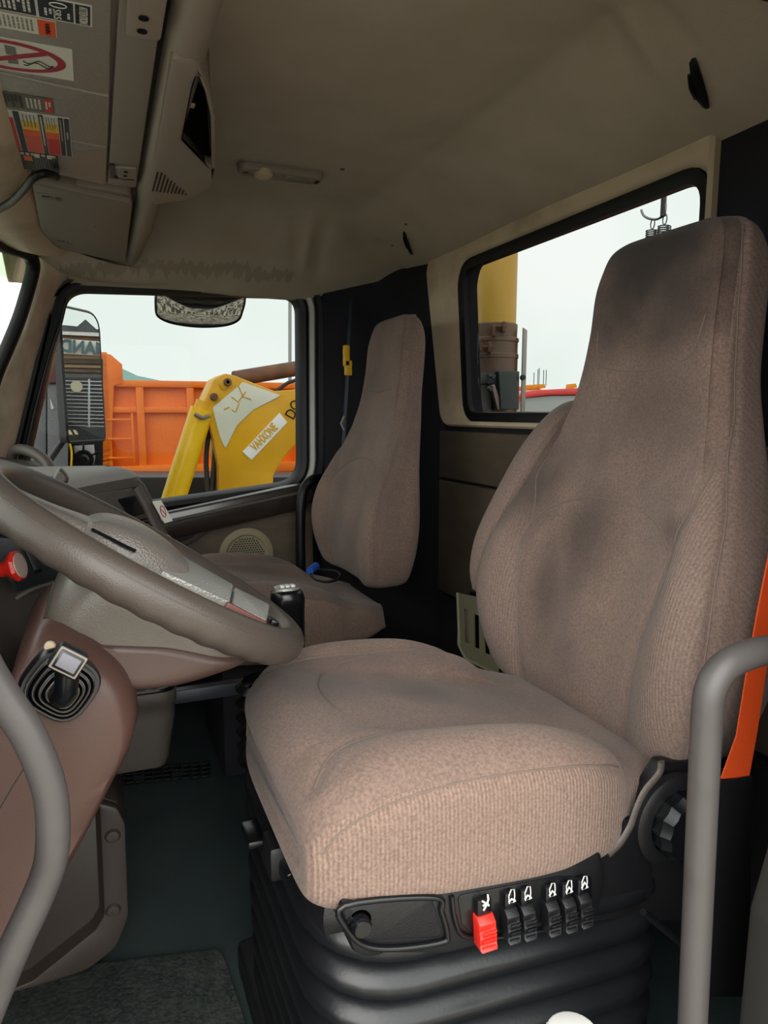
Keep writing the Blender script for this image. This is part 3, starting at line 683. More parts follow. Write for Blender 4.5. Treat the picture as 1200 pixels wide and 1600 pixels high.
plate('housing', rpoly([Vector(p) for p in [(.58, .80), (.72, .80), (.71, .865), (.60, .885)]], .012), [], ZP(zc - .012), .02, mat('warm_lamp_plastic', 'b98f70', .4), bx, .004)
b2 = empty('overhead_clip', (.86, .76, ceilz(.86, .76)), 'dark clip on the headliner at the upper right corner', 'clip')
plate('clip_body', rpoly([Vector(p) for p in [(.83, .70), (.88, .70), (.89, .765), (.84, .765)]], .01), [], ZP(ceilz(.86, .75) - .014), .014, M_blackp, b2, .003)
def hook(p0, p1, lab, w):
    d = (p1 - p0); L = d.length; d.normalize(); 
    h = empty('coat_hook', p0, lab, 'hook', 'black coat hooks on the headliner')
    side = d.cross(Vector((1, .2, -.3))).normalized(); nrm = side.cross(d).normalized()
    if nrm.x > 0: nrm = -nrm
    bm = bmesh.new(); rings = []
    for t, ww, hh in [(0, .5, .3), (.06, .8, .7), (.4, 1, 1.), (.75, .85, 1.), (.95, .6, .6), (1, .35, .35)]:
        c = p0 + d * L * t; rings.append([bm.verts.new(c + side * ww * w * a + nrm * hh * w * b) for a, b in [(-1, -.3), (-.8, .7), (-.25, 1.1), (.25, 1.1), (.8, .7), (1, -.3)]])
    for A, B in zip(rings, rings[1:]):
        for j in range(6): bm.faces.new((A[j], A[(j + 1) % 6], B[(j + 1) % 6], B[j]))
    bm.faces.new(rings[0]); bm.faces.new(rings[-1])
    frombm('hook_body', bm, M_black, h, sharp=30)
    b = [p0 + d * L * .25 + nrm * w * 1.0, p0 + d * L * .5 + nrm * w * 1.15, p0 + d * L * .72 + nrm * w * 1.0]
    tube('hook_tongue', b, [w * .35, w * .5, w * .4], M_blackg, h, 8, n=4)
def onceil(u, v, z0=1.5):
    o = Vector((0, 0, CAMZ)); d = (at(u, v, z=1.5) - o).normalized(); h = CEIL.ray_cast(o, d); return h[0]
hook(onceil(1085, 90), onceil(1106, 167), 'large black coat hook on headliner above the driver seat', .012)
hook(onceil(632, 362), onceil(644, 397), 'small black coat hook on headliner above rear window corner', .009)
for (u, v) in ((613, 383), (634, 350), (535, 264)):
    p = onceil(u, v); lathe('headliner_pin', [(0, -.003), (.006 if v < 300 else .004, -.002), (.006 if v < 300 else .004, 0)], M_panel, p, (0, 0, 1), ceil, 10)
# ------------------------------------------------------------------ seats
def sec_cush(x, zb, zs, zp, zc, w, cy, dz=0, pin=.07):
    H_ = [(0, zb), (w * .75, zb), (w * .97, zb + .012), (w, (zb + zs) / 2), (w - .004, zs - .012), (w - .030, zs + (zp - zs) * .75), (w - pin, zp), (w - pin - .055, (zp + zc) / 2 - .002), (w * .40, zc)]
    return [Vector((x, cy - a, b)) for a, b in H_] + [Vector((x, cy, zc - .001))] + [Vector((x, cy + a, b)) for a, b in reversed(H_[1:])]
def cushion(parent, cy, dx=0, dz=0, driver=True):
    rows = [(.190, .492, .525, .530, .532, .190), (.183, .480, .545, .552, .555, .225), (.190, .470, .562, .576, .580, .248), (.222, .462, .585, .604, .606, .261), (.29, .455, .602, .626, .606, .267),
            (.38, .446, .600, .626, .586, .269), (.48, .436, .590, .614, .566, .268), (.55, .432, .574, .592, .552, .262), (.595, .436, .556, .570, .542, .250), (.630, .450, .535, .545, .535, .232), (.70, .46, .52, .525, .522, .21), (.76, .47, .50, .505, .505, .18)]
    return Soft([[Vector((v.x + dx, v.y, v.z + dz - (0 if driver or v.z > r[1] + .03 else .035))) for v in sec_cush(*r, cy)] for r in rows], 8, 7)

def backrest(parent, cy, dx=0, thick=1., hw=1.):
    #      z     xc    xw    w     wi   xb
    rows = [(.500, .735, .725, .175, .10, .79), (.506, .715, .700, .205, .12, .81), (.53, .700, .682, .232, .135, .82), (.60, .700, .664, .257, .15, .83), (.68, .708, .662, .270, .16, .835), (.76, .728, .682, .262, .165, .84),
            (.84, .750, .722, .237, .16, .85), (.91, .772, .758, .208, .15, .865), (.98, .792, .788, .180, .14, .88), (1.05, .806, .806, .160, .13, .89), (1.13, .815, .818, .152, .12, .90), (1.20, .822, .826, .150, .12, .905),
            (1.240, .829, .834, .145, .11, .902), (1.268, .838, .842, .133, .10, .893), (1.282, .850, .853, .110, .08, .878), (1.286, .860, .861, .08, .05, .868)]
    S_ = []
    for z, xc, xw, w, wi, xb in rows:
        xb = xc + (xb - xc) * thick
        H_ = [(0, xc), (wi * .55, xc), (wi, xc + (xw - xc) * .45), ((wi + w) / 2, xw + .001), (w - .016, xw + .006), (w, xw + .028), (w * .995, (xw + xb) / 2 + .01), (w * .93, xb - .01), (w * .6, xb)]
        S_.append([Vector((x + dx, cy - y, z)) for y, x in H_] + [Vector((xb + dx, cy, z))] + [Vector((x + dx, cy + y, z)) for y, x in reversed(H_[1:])])
    return Soft(S_, 6, 7)

def seams(soft, parent, lst, m, r=.0013):
    for d, depth, width, pts in lst:
        L = soft.trace(pts, d)
        if len(L) < 2: continue
        soft.press(L, depth, width)
    for d, depth, width, pts in lst:
        L = soft.trace(pts, d)
        if len(L) < 2: continue
        tube('seam', L, r, m, parent, 6)

def make_seat(name, cy, lab, driver, dx=0., cdz=0.):
    st = empty(name, (.45 + dx, cy, 0 if not driver else .0), lab, 'seat')
    c = cushion(st, cy, dx, cdz, driver)
    V3 = Vector; up = (0, 0, -1); yn = (0, 1, 0); yf = (0, -1, 0); xf = (1, 0, 0)
    sd = []
    near = [(.198, .540), (.215, .562), (.245, .578), (.29, .590), (.35, .594), (.43, .590), (.51, .580), (.57, .564), (.60, .550)]
    for s_, dd in ((-1, yn), (1, yf)):
        sd.append((dd, .004, .007, [V3((x + dx, cy, z + cdz)) for x, z in near]))
        sd.append((up, .005, .012, [V3((x + dx, cy + s_ * y, 0)) for x, y in [(.205, .20), (.24, .165), (.30, .155), (.40, .16), (.50, .17), (.58, .19), (.64, .20)]]))
    sd.append((up, .004, .012, [V3((x + dx, cy + y, 0)) for x, y in [(.40, -.155), (.325, -.12), (.29, -.06), (.282, 0), (.29, .06), (.325, .12), (.40, .155)]]))
    sd.append((xf, .003, .006, [V3((0, cy + y, z)) for y, z in [(-.20, .565), (-.205, .53), (-.205, .495)]]))
    if driver:
        def shape(x, y, z):
            t = max(0., (y - cy) / .27); f = max(0., min(1., (.50 - x) / .30))
            return (x + .040 * f * t ** 2.2, y - .020 * t, z - .018 * t * t - .012 * f * t * t)
        c.push(shape)
    seams(c, st, sd[:5] if driver else sd[:4], M_seam)
    def pick(ce, no):
        j = min(no, 18 - no); return 1 if 1.3 <= j < 4.1 else 0
    c.build('seat_cushion', [M_plushD if driver else M_plush, M_ribx], st, pick)
    b = backrest(st, cy, dx, 1.25 if driver else 1.05)
    # slight hollow and belly for a used seat
    sb = []
    for s_ in (-1, 1):
        sb.append((xf, .006, .012, [V3((0, cy + s_ * y, z)) for y, z in [(.135, .52), (.145, .60), (.155, .68), (.175, .76), (.17, .83), (.19, .90), (.175, .96)]]))
        sd_ = yn if s_ < 0 else yf
        sb.append((sd_, .004, .007, [V3((x + dx, cy, z)) for x, z in [(.715, .53), (.698, .62), (.70, .70), (.722, .78), (.765, .86), (.80, .94), (.83, 1.0), (.845, 1.08), (.850, 1.16), (.856, 1.23), (.868, 1.265)]]))
    sb.append((xf, .005, .012, [V3((0, cy + y, z)) for y, z in [(-.172, .80), (-.13, .835), (-.06, .858), (0, .862), (.06, .858), (.13, .835), (.172, .80)]]))
    sb.append((xf, .004, .010, [V3((0, cy + y, z)) for y, z in [(-.118, 1.14), (-.105, 1.09), (-.08, 1.075), (0, 1.066), (.08, 1.075), (.105, 1.09), (.118, 1.14)]]))
    if not driver: sb = sb[:4] + [(xf, .004, .010, [V3((0, cy + y, z)) for y, z in [(-.10, 1.07), (0, 1.064), (.10, 1.07)]]), sb[4]]
    seams(b, st, sb, M_seam)
    def pick(ce, no):
        j = min(no, 18 - no); return 1 if j >= 4.6 else (2 if j >= 2 and ce.z < .92 else 0)
    b.build('backrest', [M_plushD if driver else M_plush, M_ribb, M_ribyD], st, pick if driver else None)
    return st, c, b
seatD, cD, bD = make_seat('driver_seat', .905, 'large worn taupe fabric driver seat with high integral headrest on black bellows base', True)
seatP, cP, bP = make_seat('passenger_seat', 2.02, 'taupe fabric passenger seat with high integral headrest on the far side', False, .0, -.07)
def move(o, v):
    for ch in list(o.children): pass
    o.location = Vector(o.location) + Vector(v)

# armrest folded up on the far side of the driver backrest
def armrest():
    pts = [(.712, .64), (.727, .68), (.747, .74), (.792, .82), (.843, .90), (.895, .963), (.928, .998), (.945, 1.008)]
    rs = [(.03, .02), (.05, .035), (.058, .038), (.06, .040), (.06, .040), (.054, .038), (.036, .028), (.012, .01)]
    S_ = []
    for i, ((x, z), (a, b)) in enumerate(zip(pts, rs)):
        p = Vector((x, 1.195, z)); q = Vector((pts[min(i + 1, 7)][0] - pts[max(i - 1, 0)][0], 0, pts[min(i + 1, 7)][1] - pts[max(i - 1, 0)][1])).normalized()
        n = Vector((q.z, 0, -q.x)); y = Vector((0, 1, 0))
        S_.append([p + n * (a * math.copysign(abs(math.cos(t)) ** .7, math.cos(t))) + y * (b * math.copysign(abs(math.sin(t)) ** .7, math.sin(t))) for t in [2 * math.pi * k / 12 for k in range(12)]])
    s_ = Soft(S_, 6, 4)
    seams(s_, seatD, [((0, 1, 0), .003, .006, [Vector((x - .035, 1.2, z + .02)) for x, z in pts[1:6]])], M_seam)
    s_.build('armrest', [M_riby], seatD)
armrest()

# ---- driver seat base
def ybox(name, pts, y, th, m, par, rad=.01, bev=.004, holes=[]):
    return plate(name, rpoly([Vector(p) for p in pts], rad, 5), holes, YP(y), th, m, par, bev)
ybox('base_panel', [(.205, .505), (.235, .405), (.32, .388), (.60, .345), (.66, .36), (.64, .47), (.58, .50)], .655, .06, M_blackp, seatD, [.02, .03, .05, .03, .02, .02, .02], .008)
box('base_frame', (.43, .91, .435), (.46, .46, .07), M_blackp, seatD, .03)
# near side control fascia
PD = lambda l, y: [at(u, v, y=y) for u, v in l]
def fas(name, px, y, th, m, rad, bev, par):
    q = [at(u, v, y=y) for u, v in px]
    return plate(name, rpoly([Vector((p.x, p.z)) for p in q], rad, 5), [], YP(y), th, m, par, bev)
fas('control_fascia', [(528, 1402), (540, 1462), (575, 1492), (700, 1492), (935, 1435), (948, 1370), (940, 1330), (570, 1408)], .642, .05, M_blackp, [.01, .012, .03, .05, .02, .01, .01, .02], .006, seatD)
rim_ = [at(u, v, y=.6395) for u, v in [(538, 1415), (545, 1455), (572, 1478), (620, 1482), (690, 1472), (699, 1460), (690, 1425), (678, 1402)]]
tube('lid_rim', rim_, .0035, M_blackg, seatD, 8, closed=True, n=5)
fas('lid', [(543, 1418), (550, 1455), (575, 1472), (685, 1466), (693, 1458), (676, 1400), (600, 1400)], .641, .01, M_blackp, [.005, .01, .02, .01, .01, .01, .01], .003, seatD)
lathe('lid_knob', [(0, .014), (.009, .013), (.011, .010), (.011, 0), (.014, 0)], M_blackg, at(561, 1441, y=.641), (0, -1, 0), seatD, 20)
ribs = [at(u, v, y=.6395) for u, v in [(706, 1400), (712, 1440), (730, 1464), (800, 1462), (870, 1448), (925, 1430)]]
tube('fascia_rib', ribs, .003, M_blackg, seatD, 8, n=5)
fas('switch_bed', [(715, 1400), (722, 1445), (742, 1462), (925, 1425), (925, 1370), (870, 1370)], .6405, .01, M_blackg, .006, .001, seatD)
# rocker switches with white pictograms
swx = [(757, 1452, 'r'), (814, 1438, 'k'), (842, 1432, 'k'), (884, 1419, 'k'), (908, 1412, 'k'), (930, 1406, 'k')]
swp = [(757, 1452), (797, 1441), (822, 1436), (860, 1430), (886, 1425), (910, 1418)]
for i, (u, v) in enumerate(swp):
    p = at(u, v, y=.632); w = .0215 if i == 0 else .0165
    sm_ = M_red if i == 0 else M_blackp
    bm = bmesh.new(); prof = [(.0, .018), (-.008, .012), (-.006, .004), (-.011, -.004), (-.008, -.011), (-.014, -.018), (.006, -.018), (.010, .018)]
    V = [[bm.verts.new(Vector((p.x + s * w / 2, p.y + a, p.z + b))) for a, b in prof] for s in (-1, 1)]
    for j in range(8): bm.faces.new((V[0][j], V[0][(j + 1) % 8], V[1][(j + 1) % 8], V[1][j]))
    bm.faces.new(V[0]); bm.faces.new(V[1]); bmesh.ops.bevel(bm, geom=bm.edges[:], offset=.0015, segments=2, profile=.5, affect='EDGES')
    s_ = frombm('rocker_switch', bm, sm_, seatD, sharp=40); 
    if i == 0: s_['label'] = 'red rocker switch'
    for kk in range(5): box('grip_ridge', (p.x, p.y - .0105 - (.002 if kk < 3 else .0), p.z + .006 - kk * .005), (w * .8, .003, .0016), sm_, s_, .0005)
    box('switch_neck', (p.x, p.y + .006, p.z + .026), (w * .9, .012, .022), M_blackg, s_, .003)
    c = Vector((p.x, p.y - .002, p.z + .034)); tt = .0007
    if i == 0:
        for q in ([(-.003, -.008), (.001, -.002), (.003, .004), (.002, .010)], [(-.005, .004), (0, 0), (.004, -.004)], [(-.004, -.002), (.003, -.001)]):
            tube('pictogram', [c + Vector((a, 0, b)) for a, b in q], .0011, M_white, s_, 5)
    else:
        q = [(-.003, -.008), (-.004, .002), (-.001, .009), (.003, .008), (.004, 0), (.003, -.008)]
        tube('pictogram', [c + Vector((a, 0, b)) for a, b in q], tt, M_white, s_, 5, closed=True)
        tube('pictogram', [c + Vector((-.004, 0, -.006)), c + Vector((.0, -.0, -.004 + i * .001)), c + Vector((.005, 0, -.007))], .0011, M_white, s_, 5)
# bellows
def rr(w, d, r): return rpoly([Vector((-w, -d)), Vector((w, -d)), Vector((w, d)), Vector((-w, d))], r, 6)
loops = []; z = .405; i = 0
levels = []
zz = .40; 
for kf in range(8):
    levels += [(zz, .0), (zz - .012, .018), (zz - .028, .020), (zz - .038, .004), (zz - .044, -.010)]; zz -= .048
for z, o_ in levels:
    lp = offs(rr(.235 - (.40 - z) * .02, .235, .09), o_); sag = .0
    loops.append([Vector((.455 + p.x * 1.03, .905 + p.y, z + .012 * (p.x / .25) ** 2 - .02 * (p.x / .25))) for p in lp])
loftloops('bellows', loops, mat('bellows_rubber', '111215', .36, spec=.5, bump=.1, bscale=200), seatD, sharp=80)
loops = [[Vector((.455 + p.x * 1.02, .905 + p.y, z - .02 * (p.x / .25))) for p in offs(rr(.23, .232, .08), o_)] for z, o_ in ((.45, -.01), (.44, .004), (.425, .004), (.41, -.004), (.40, .0), (.39, .016), (.382, .012), (.375, -.01))]
loftloops('bellows_collar', loops, M_blackp, seatD, sharp=60)
box('base_plate', (.46, .905, .03), (.54, .52, .06), M_blackp, seatD, .01)
# front left corner pieces: suspension lugs and gaiter seen past the cushion
box('side_lug', at(432, 1335, y=.86), (.03, .05, .05), M_blackp, seatD, .008)
lathe('lug_bolt', [(0, .003), (.005, .002), (.006, 0)], M_beiged, at(455, 1372, y=.80), (-.3, -1, 0), seatD, 12)
box('height_lever', at(408, 1300, y=.97), (.05, .06, .012), M_blackg, seatD, .004)
lp = []
for k_ in range(6):
    for (o_, dz) in ((.048, 0), (.060, -.010), (.046, -.020)):
        z = .54 - k_ * .026 + dz; lp.append([Vector((.26 + o_ * math.cos(a), 1.16 + o_ * math.sin(a), z)) for a in [2 * math.pi * j / 20 for j in range(20)]])
loftloops('lever_gaiter', lp, M_blackg, seatD, sharp=70)
# recliner cover, dial and side valance at rear near corner
pl_ = [at(u, v, y=.655) for u, v in [(1033, 1190), (1030, 1208), (1008, 1235), (995, 1262), (985, 1290), (968, 1318), (950, 1335)]]
tube('valance_edge', pl_, .0035, M_dash, seatD, 8, n=5, flat=1.6)
fas('valance', [(1035, 1190), (1005, 1240), (985, 1295), (945, 1345), (950, 1440), (1100, 1440), (1150, 1300), (1120, 1190)], .665, .02, M_blackp, .01, .004, seatD)
dl = at(1050, 1290, y=.64)
lathe('recliner_boss', [(.062, .0), (.062, .012), (.056, .016), (.044, .016)], M_blackp, dl + Vector((.012, .018, .0)), (0, -1, 0), seatD, 36)
bm = bmesh.new(); n_ = 28; pr_ = []
for (r_, h_) in ((.045, .0), (.046, .018), (.040, .030), (.0, .032)):
    pr_.append([bm.verts.new(Vector(((r_ - (.003 if j % 2 else 0)) * math.cos(2 * math.pi * j / n_) + dl.x + .014, dl.y + .006 - h_, (r_ - (.003 if j % 2 else 0)) * math.sin(2 * math.pi * j / n_) + dl.z))) for j in range(n_)])
for A, B in zip(pr_, pr_[1:]):
    for j in range(n_): bm.faces.new((A[j], A[(j + 1) % n_], B[(j + 1) % n_], B[j]))
frombm('lumbar_dial', bm, M_blackg, seatD, sharp=25)
for dx_ in (0, .012): lathe('valance_bolt', [(0, .005), (.005, .004), (.006, 0)], M_blackg, at(985 + dx_ * 600, 1334, y=.663), (0, -1, 0), seatD, 10)
tube('side_link', [at(1005, 1425, y=.60), at(1060, 1470, y=.60), at(1090, 1500, y=.60)], .0045, M_black, seatD, 8)

# passenger seat pedestal
box('pedestal', (.46, 2.02, .18), (.36, .36, .36), M_dark, seatP, .02)
# near side belt and anchorage
M_webdark = M_dark
bt = empty('seat_belt', (.76, .55, .53), 'orange webbing seat belt beside the driver seat backrest, tucked in black sleeve', 'belt')
wp = [(at(1141, 1215, y=.60), at(1172, 1213, y=.60)), (at(1152, 1150, y=.60), at(1184, 1140, y=.60)), (at(1168, 1050, y=.60), at(1200, 1030, y=.60)), (at(1186, 950, y=.60), at(1220, 930, y=.60)), (at(1198, 890, y=.60), at(1236, 860, y=.60)), (at(1230, 730, y=.58), at(1265, 710, y=.58)), (at(1300, 500, y=.56), at(1340, 480, y=.56))]
loftloops('webbing', [[a + Vector((0, 0, 0)), b, b + Vector((0, .0025, 0)), a + Vector((0, .0025, 0))] for a, b in [(at(1128, 1217, y=.60), at(1171, 1213, y=.60))] + [(a, b) for a, b in wp[1:]]], M_orange_belt, bt, cap=True, sharp=30)
plate('buckle_sleeve', rpoly([Vector((p.x, p.z)) for p in [at(u, v, y=.597) for u, v in [(1122, 1222), (1178, 1212), (1172, 1560), (1106, 1560)]]], .008, 4), [], YP(.597), .03, M_blackp, bt, .004)
# ------------------------------------------------------------------ steering wheel
WA = R(33.15); WC = Vector((.0536, .9245, .8134)); RW = .2066
WM = Matrix(((math.cos(WA), 0, math.sin(WA)), (0, 1, 0), (-math.sin(WA), 0, math.cos(WA)))).to_4x4(); WM.translation = WC
def wp_(x, y, z): return WM @ Vector((x, y, z))
sw_ = empty('steering_wheel', WC, 'large grey brown steering wheel with leathery grip and silver spoke panels', 'steering wheel')
bm = bmesh.new(); ns = 18; nr = 220; V = []
for i in range(nr):
    t = 2 * math.pi * i / nr; row = []
    for j in range(ns):
        p = 2 * math.pi * j / ns
        r = .0205
        r += .0016 * max(0, -math.sin(p)) * (math.sin(t * 38) * .5 + .5) * (1 if math.cos(t) < .8 else 0)   # finger grips underneath
        rr_ = RW + r * math.cos(p); row.append(bm.verts.new(wp_(rr_ * math.cos(t), rr_ * math.sin(t), r * math.sin(p) * 1.08)))
    V.append(row)
for i in range(nr):
    for j in range(ns): bm.faces.new((V[i][j], V[i][(j + 1) % ns], V[(i + 1) % nr][(j + 1) % ns], V[(i + 1) % nr][j]))
rimo = frombm('rim', bm, M_rimgrey, sw_, sharp=None)
tube('rim_seam', [wp_((RW + .0185) * math.cos(t), (RW + .0185) * math.sin(t), .009) for t in [2 * math.pi * k / 90 for k in range(90)]], .0009, M_dash, sw_, 5, closed=True)
def wsoft(name, secs, m, su=6, sv=5): 
    return Soft([[wp_(*p) for p in s_] for s_ in secs], su, sv).build(name, m if isinstance(m, list) else [m], sw_)
def msec(x, w, top, bot, crown=.0):
    return [(x, -w * .5, bot), (x, -w, bot + .006), (x, -w, (top + bot) / 2), (x, -w * .82, top - .004), (x, -w * .4, top + crown * .8), (x, 0, top + crown), (x, w * .4, top + crown * .8), (x, w * .82, top - .004), (x, w, (top + bot) / 2), (x, w, bot + .006), (x, w * .5, bot)]
wsoft('hub_pad', [msec(-.088, .028, .002, -.02), msec(-.085, .045, .016, -.03), msec(-.065, .062, .026, -.035, .004), msec(-.03, .070, .030, -.035, .007), msec(.01, .066, .026, -.03, .008), (msec(.05, .054, .017, -.03, .007)), msec(.085, .042, .010, -.03, .005), msec(.112, .030, .003, -.03, .002), msec(.118, .015, -.005, -.03)], M_hub)
wsoft('lower_spoke', [msec(.02, .074, .004, -.028), msec(.06, .066, .003, -.026), msec(.11, .058, .002, -.024), msec(.16, .054, .003, -.020), msec(.19, .06, .006, -.018), msec(.212, .07, .004, -.015)], M_hub)
wsoft('upper_spoke', [msec(-.212, .05, .002, -.015), msec(-.18, .034, .004, -.016), msec(-.13, .028, .008, -.02), msec(-.08, .045, .014, -.026), msec(-.04, .06, .01, -.028)], M_hub)
def wplate(name, pts, z, th, m, rad=.003, bev=.0012, par=None, tilt=0):
    q = rpoly([Vector(p) for p in pts], rad, 4)
    return plate(name, q, [], lambda a, b, d: wp_(a, b, z + d + tilt * (b + .05)), th, m, par or sw_, bev)
wplate('spoke_panel', [(.010, -.066), (.104, -.058), (.107, -.018), (.026, -.014)], .004, .010, M_silver, tilt=.42)['label'] = 'silver grained switch panel'
wplate('spoke_panel', [(.108, -.058), (.160, -.054), (.165, -.016), (.111, -.018)], .003, .010, M_silver, tilt=.40)['label'] = 'silver grained switch panel'
wplate('spoke_side_panel', [(.100, -.066), (.160, -.060), (.160, -.053), (.100, -.057)], -.002, .012, mat('red_brown_plastic', '6a3f35', .45))
wplate('spoke_button', [(.170, -.040), (.184, -.040), (.184, -.016), (.170, -.016)], .007, .006, M_blackg, .006)
tube('pad_seam', [wp_(x, y, z) for x, y, z in [(-.080, -.048, .010), (-.062, -.060, .012), (-.045, -.067, .013), (-.028, -.070, .014)]], .0022, M_blackg, sw_, 6, n=5)
tube('pad_edge', [wp_(x, y, z) for x, y, z in [(-.07, .064, .018), (0, .068, .02), (.06, .05, .014), (.10, .034, .008), (.116, .0, .004), (.112, -.018, .006)]], .0012, M_dash, sw_, 6, n=5)

# ------------------------------------------------------------------ steering column shroud and fairing
def ybody(name, loop, ys, m, par, n=5):
    """closed XZ outline lofted along Y; ys = [(y, inset), ...]"""
    lp = [Vector((p.x, p.y)) for p in catmull([Vector((a, b, 0)) for a, b in loop], n, True)]
    c = sum(lp, Vector((0, 0))) / len(lp); ex = max((p - c).length for p in lp) * .62
    rings = [[Vector((c.x + (p.x - c.x) * (1 - ins / ex), y, c.y + (p.y - c.y) * (1 - ins / ex))) for p in lp] for y, ins in ys]
    for e in (0, -1):
        r0 = rings[e]; cc_ = sum(r0, Vector()) / len(r0)
        fans = [[cc_.lerp(p, s_) for p in r0] for s_ in (.02, .35, .7)]
        rings = (fans + rings) if e == 0 else (rings + fans[::-1])
    return loftloops(name, rings, m, par, cap=True, sharp=50)
def wx(X_, h): p = WM @ Vector((X_, 0, h)); return (p.x, p.z)
col = empty('steering_column', (-.03, .92, .7), 'grey and mauve plastic steering column cover sloping from wheel to floor', 'steering column')
E8 = lambda y0, y1, r: [(y0, r), (y0 + r * .12, r * .62), (y0 + r * .4, r * .25), (y0 + r, 0), (y1 - r, 0), (y1 - r * .4, r * .25), (y1 - r * .12, r * .62), (y1, r)]
ybody('shroud', [wx(*q) for q in [(-.05, -.022), (-.068, -.035), (-.076, -.065), (-.074, -.092), (-.05, -.116), (-.01, -.130), (.03, -.130), (.08, -.104), (.125, -.066), (.150, -.036), (.13, -.026), (.05, -.022)]], E8(.815, 1.04, .030), M_shroud, col)
ybody('lower_shroud', [wx(*q) for q in [(-.076, -.094), (-.03, -.090), (.02, -.070), (.07, -.050), (.152, -.034), (.128, -.068), (.082, -.107), (.03, -.133), (-.01, -.133), (-.052, -.119)]], E8(.811, 1.044, .030), mat('lower_shroud_brown', '4a3833', .38, bump=.1, bscale=500), col)
hp_ = lathe('shroud_screw_hole', [(0, 0), (.007, 0), (.007, .001)], M_blackg, at(283, 1010, y=.838), (.1, -1, -.3), col, 12)
fair = [(-.06, .775), (-.02, .76), (.015, .725), (.029, .685), (.027, .645), (.005, .60), (-.06, .487), (-.14, .385), (-.30, .19), (-.44, .06), (-.54, .10), (-.36, .36), (-.22, .53), (-.125, .63), (-.098, .70), (-.088, .745)]
ybody('fairing', fair, E8(.775, 1.06, .045), M_mauve, col)
tube('fairing_seam', [at(u, v, y=.776) for u, v in [(52, 1172), (40, 1195), (20, 1228), (0, 1262), (-30, 1310)]], .0012, M_blackg, col, 6, n=3)
lathe('fairing_clip', [(0, .004), (.005, .003), (.006, 0)], M_beige, at(78, 1010, y=.775), (-.2, -1, .2), col, 10)
# rubber boot and lever
lev = empty('column_lever', at(97, 1068, y=.76), 'black column lever with rectangular head on ribbed square rubber boot', 'lever')
ax = Vector((.05, -1, .12)).normalized(); bx_ = Vector((1, .05, -.28)).normalized(); bz = bx_.cross(ax).normalized(); 
if bz.z < 0: bz = -bz
bx_ = ax.cross(bz).normalized(); bx_ = bx_ if bx_.x > 0 else -bx_
bc = at(94, 1070, y=.765)
def bp(a, b, d, sh=0): return bc + bx_ * (a + d * .10) + bz * (b - d * .10) + ax * d
loops = []
base = [Vector(p) for p in [Matrix.Rotation(R(-24), 2) @ p for p in rpoly([Vector((-.033, -.031)), Vector((.033, -.031)), Vector((.033, .031)), Vector((-.033, .031))], .026, 6)]]
for s_, d in [(1.06, -.012), (1.08, .002), (1.02, .006), (.94, .006), (.92, .012), (.84, .0135), (.80, .0085), (.76, .0165), (.68, .018), (.645, .012), (.60, .0215), (.52, .0225), (.485, .0165), (.44, .026), (.36, .027), (.33, .020), (.28, .030), (.22, .034)]:
    loops.append([bp(p.x * s_, p.y * s_, d) for p in base])
loftloops('boot', loops, M_blackg, lev, cap=True, sharp=40)
for s_, d in [(.90, .0125), (.73, .0172), (.565, .0222), (.40, .027)]:
    tube('boot_rib', [bp(p.x * s_, p.y * s_, d) for p in base], .0007, M_dash, lev, 5, closed=True)
kc = bp(-.006, .041, .052)
tube('stalk', [bp(0, -.002, .022), bp(0, .010, .04), kc - ax * .006], [.014, .011, .012], M_blackg, lev, 12)
rk = Matrix((bx_, ax, bz)).transposed(); rk = rk @ Matrix.Rotation(R(20), 3, 'Y')
box('lever_head', kc, (.030, .024, .027), M_blackp, lev, .005, rk, 3)
frm = kc + ax * .0125
box('head_frame', frm, (.0275, .003, .0225), M_beiged, lev, .0014, rk); box('head_inset', frm + ax * .0012, (.0235, .003, .0185), M_blackg, lev, .001, rk); box('head_plate', frm + ax * .0024, (.019, .002, .014), mat('silver_grey_plate', '6f6c73', .5), lev, .0008, rk)
tube('indicator_stalk', [at(90, 995, y=.84), at(72, 1004, y=.80)], .006, M_beige, col, 8)

# ------------------------------------------------------------------ dashboard
da = empty('dashboard', (-.1, 1.2, .8), 'grey brown wraparound dashboard with dark switch panels', 'dashboard')
path = [(-.26, .42), (-.235, .60), (-.205, .80), (-.18, 1.0), (-.142, 1.16), (-.095, 1.30), (-.03, 1.44), (.03, 1.545), (.055, 1.585), (.066, 1.615), (.062, 1.645), (.03, 1.665), (-.10, 1.675), (-.3, 1.69), (-.46, 1.70)]
pth = catmull([Vector((a, b, 0)) for a, b in path], 5)
rows = []
for i, p in enumerate(pth):
    t = (pth[min(i + 1, len(pth) - 1)] - pth[max(i - 1, 0)]).normalized(); n = Vector((t.y, -t.x, 0))
    k_ = min(1, max(.0, (p.y - .5) / .8)) if i < len(pth) * .62 else max(0., 1 - (i - len(pth) * .62) / 14)
    rows.append([p + n * (.085 * k_ - .03) + Vector((0, 0, .60)), p + n * (.085 * k_) + Vector((0, 0, .665)), p + n * (.078 * k_) + Vector((0, 0, .70)), p + n * (.004) + Vector((0, 0, .828)), p + n * (-.004) + Vector((0, 0, .833)),
                 p + n * .018 + Vector((0, 0, .838)), p + n * .024 + Vector((0, 0, .846)), p + n * .018 + Vector((0, 0, .864)), p + n * .004 + Vector((0, 0, .876)), p - n * .02 + Vector((0, 0, .884)), p - n * .05 + Vector((0, 0, .888)), Vector((-.50, p.y - .0, .893)) if p.x > -.4 else p - n * .1 + Vector((0, 0, .888))])
o = loftloops('dash_body', rows, [M_dash, M_dashtop], da, closed=False, sharp=35)
for p in o.data.polygons:
    if p.center.z > .868: p.material_index = 1
box('underside', (-.35, 1.05, .62), (.30, 1.2, .05), M_dashdk, da, .01)
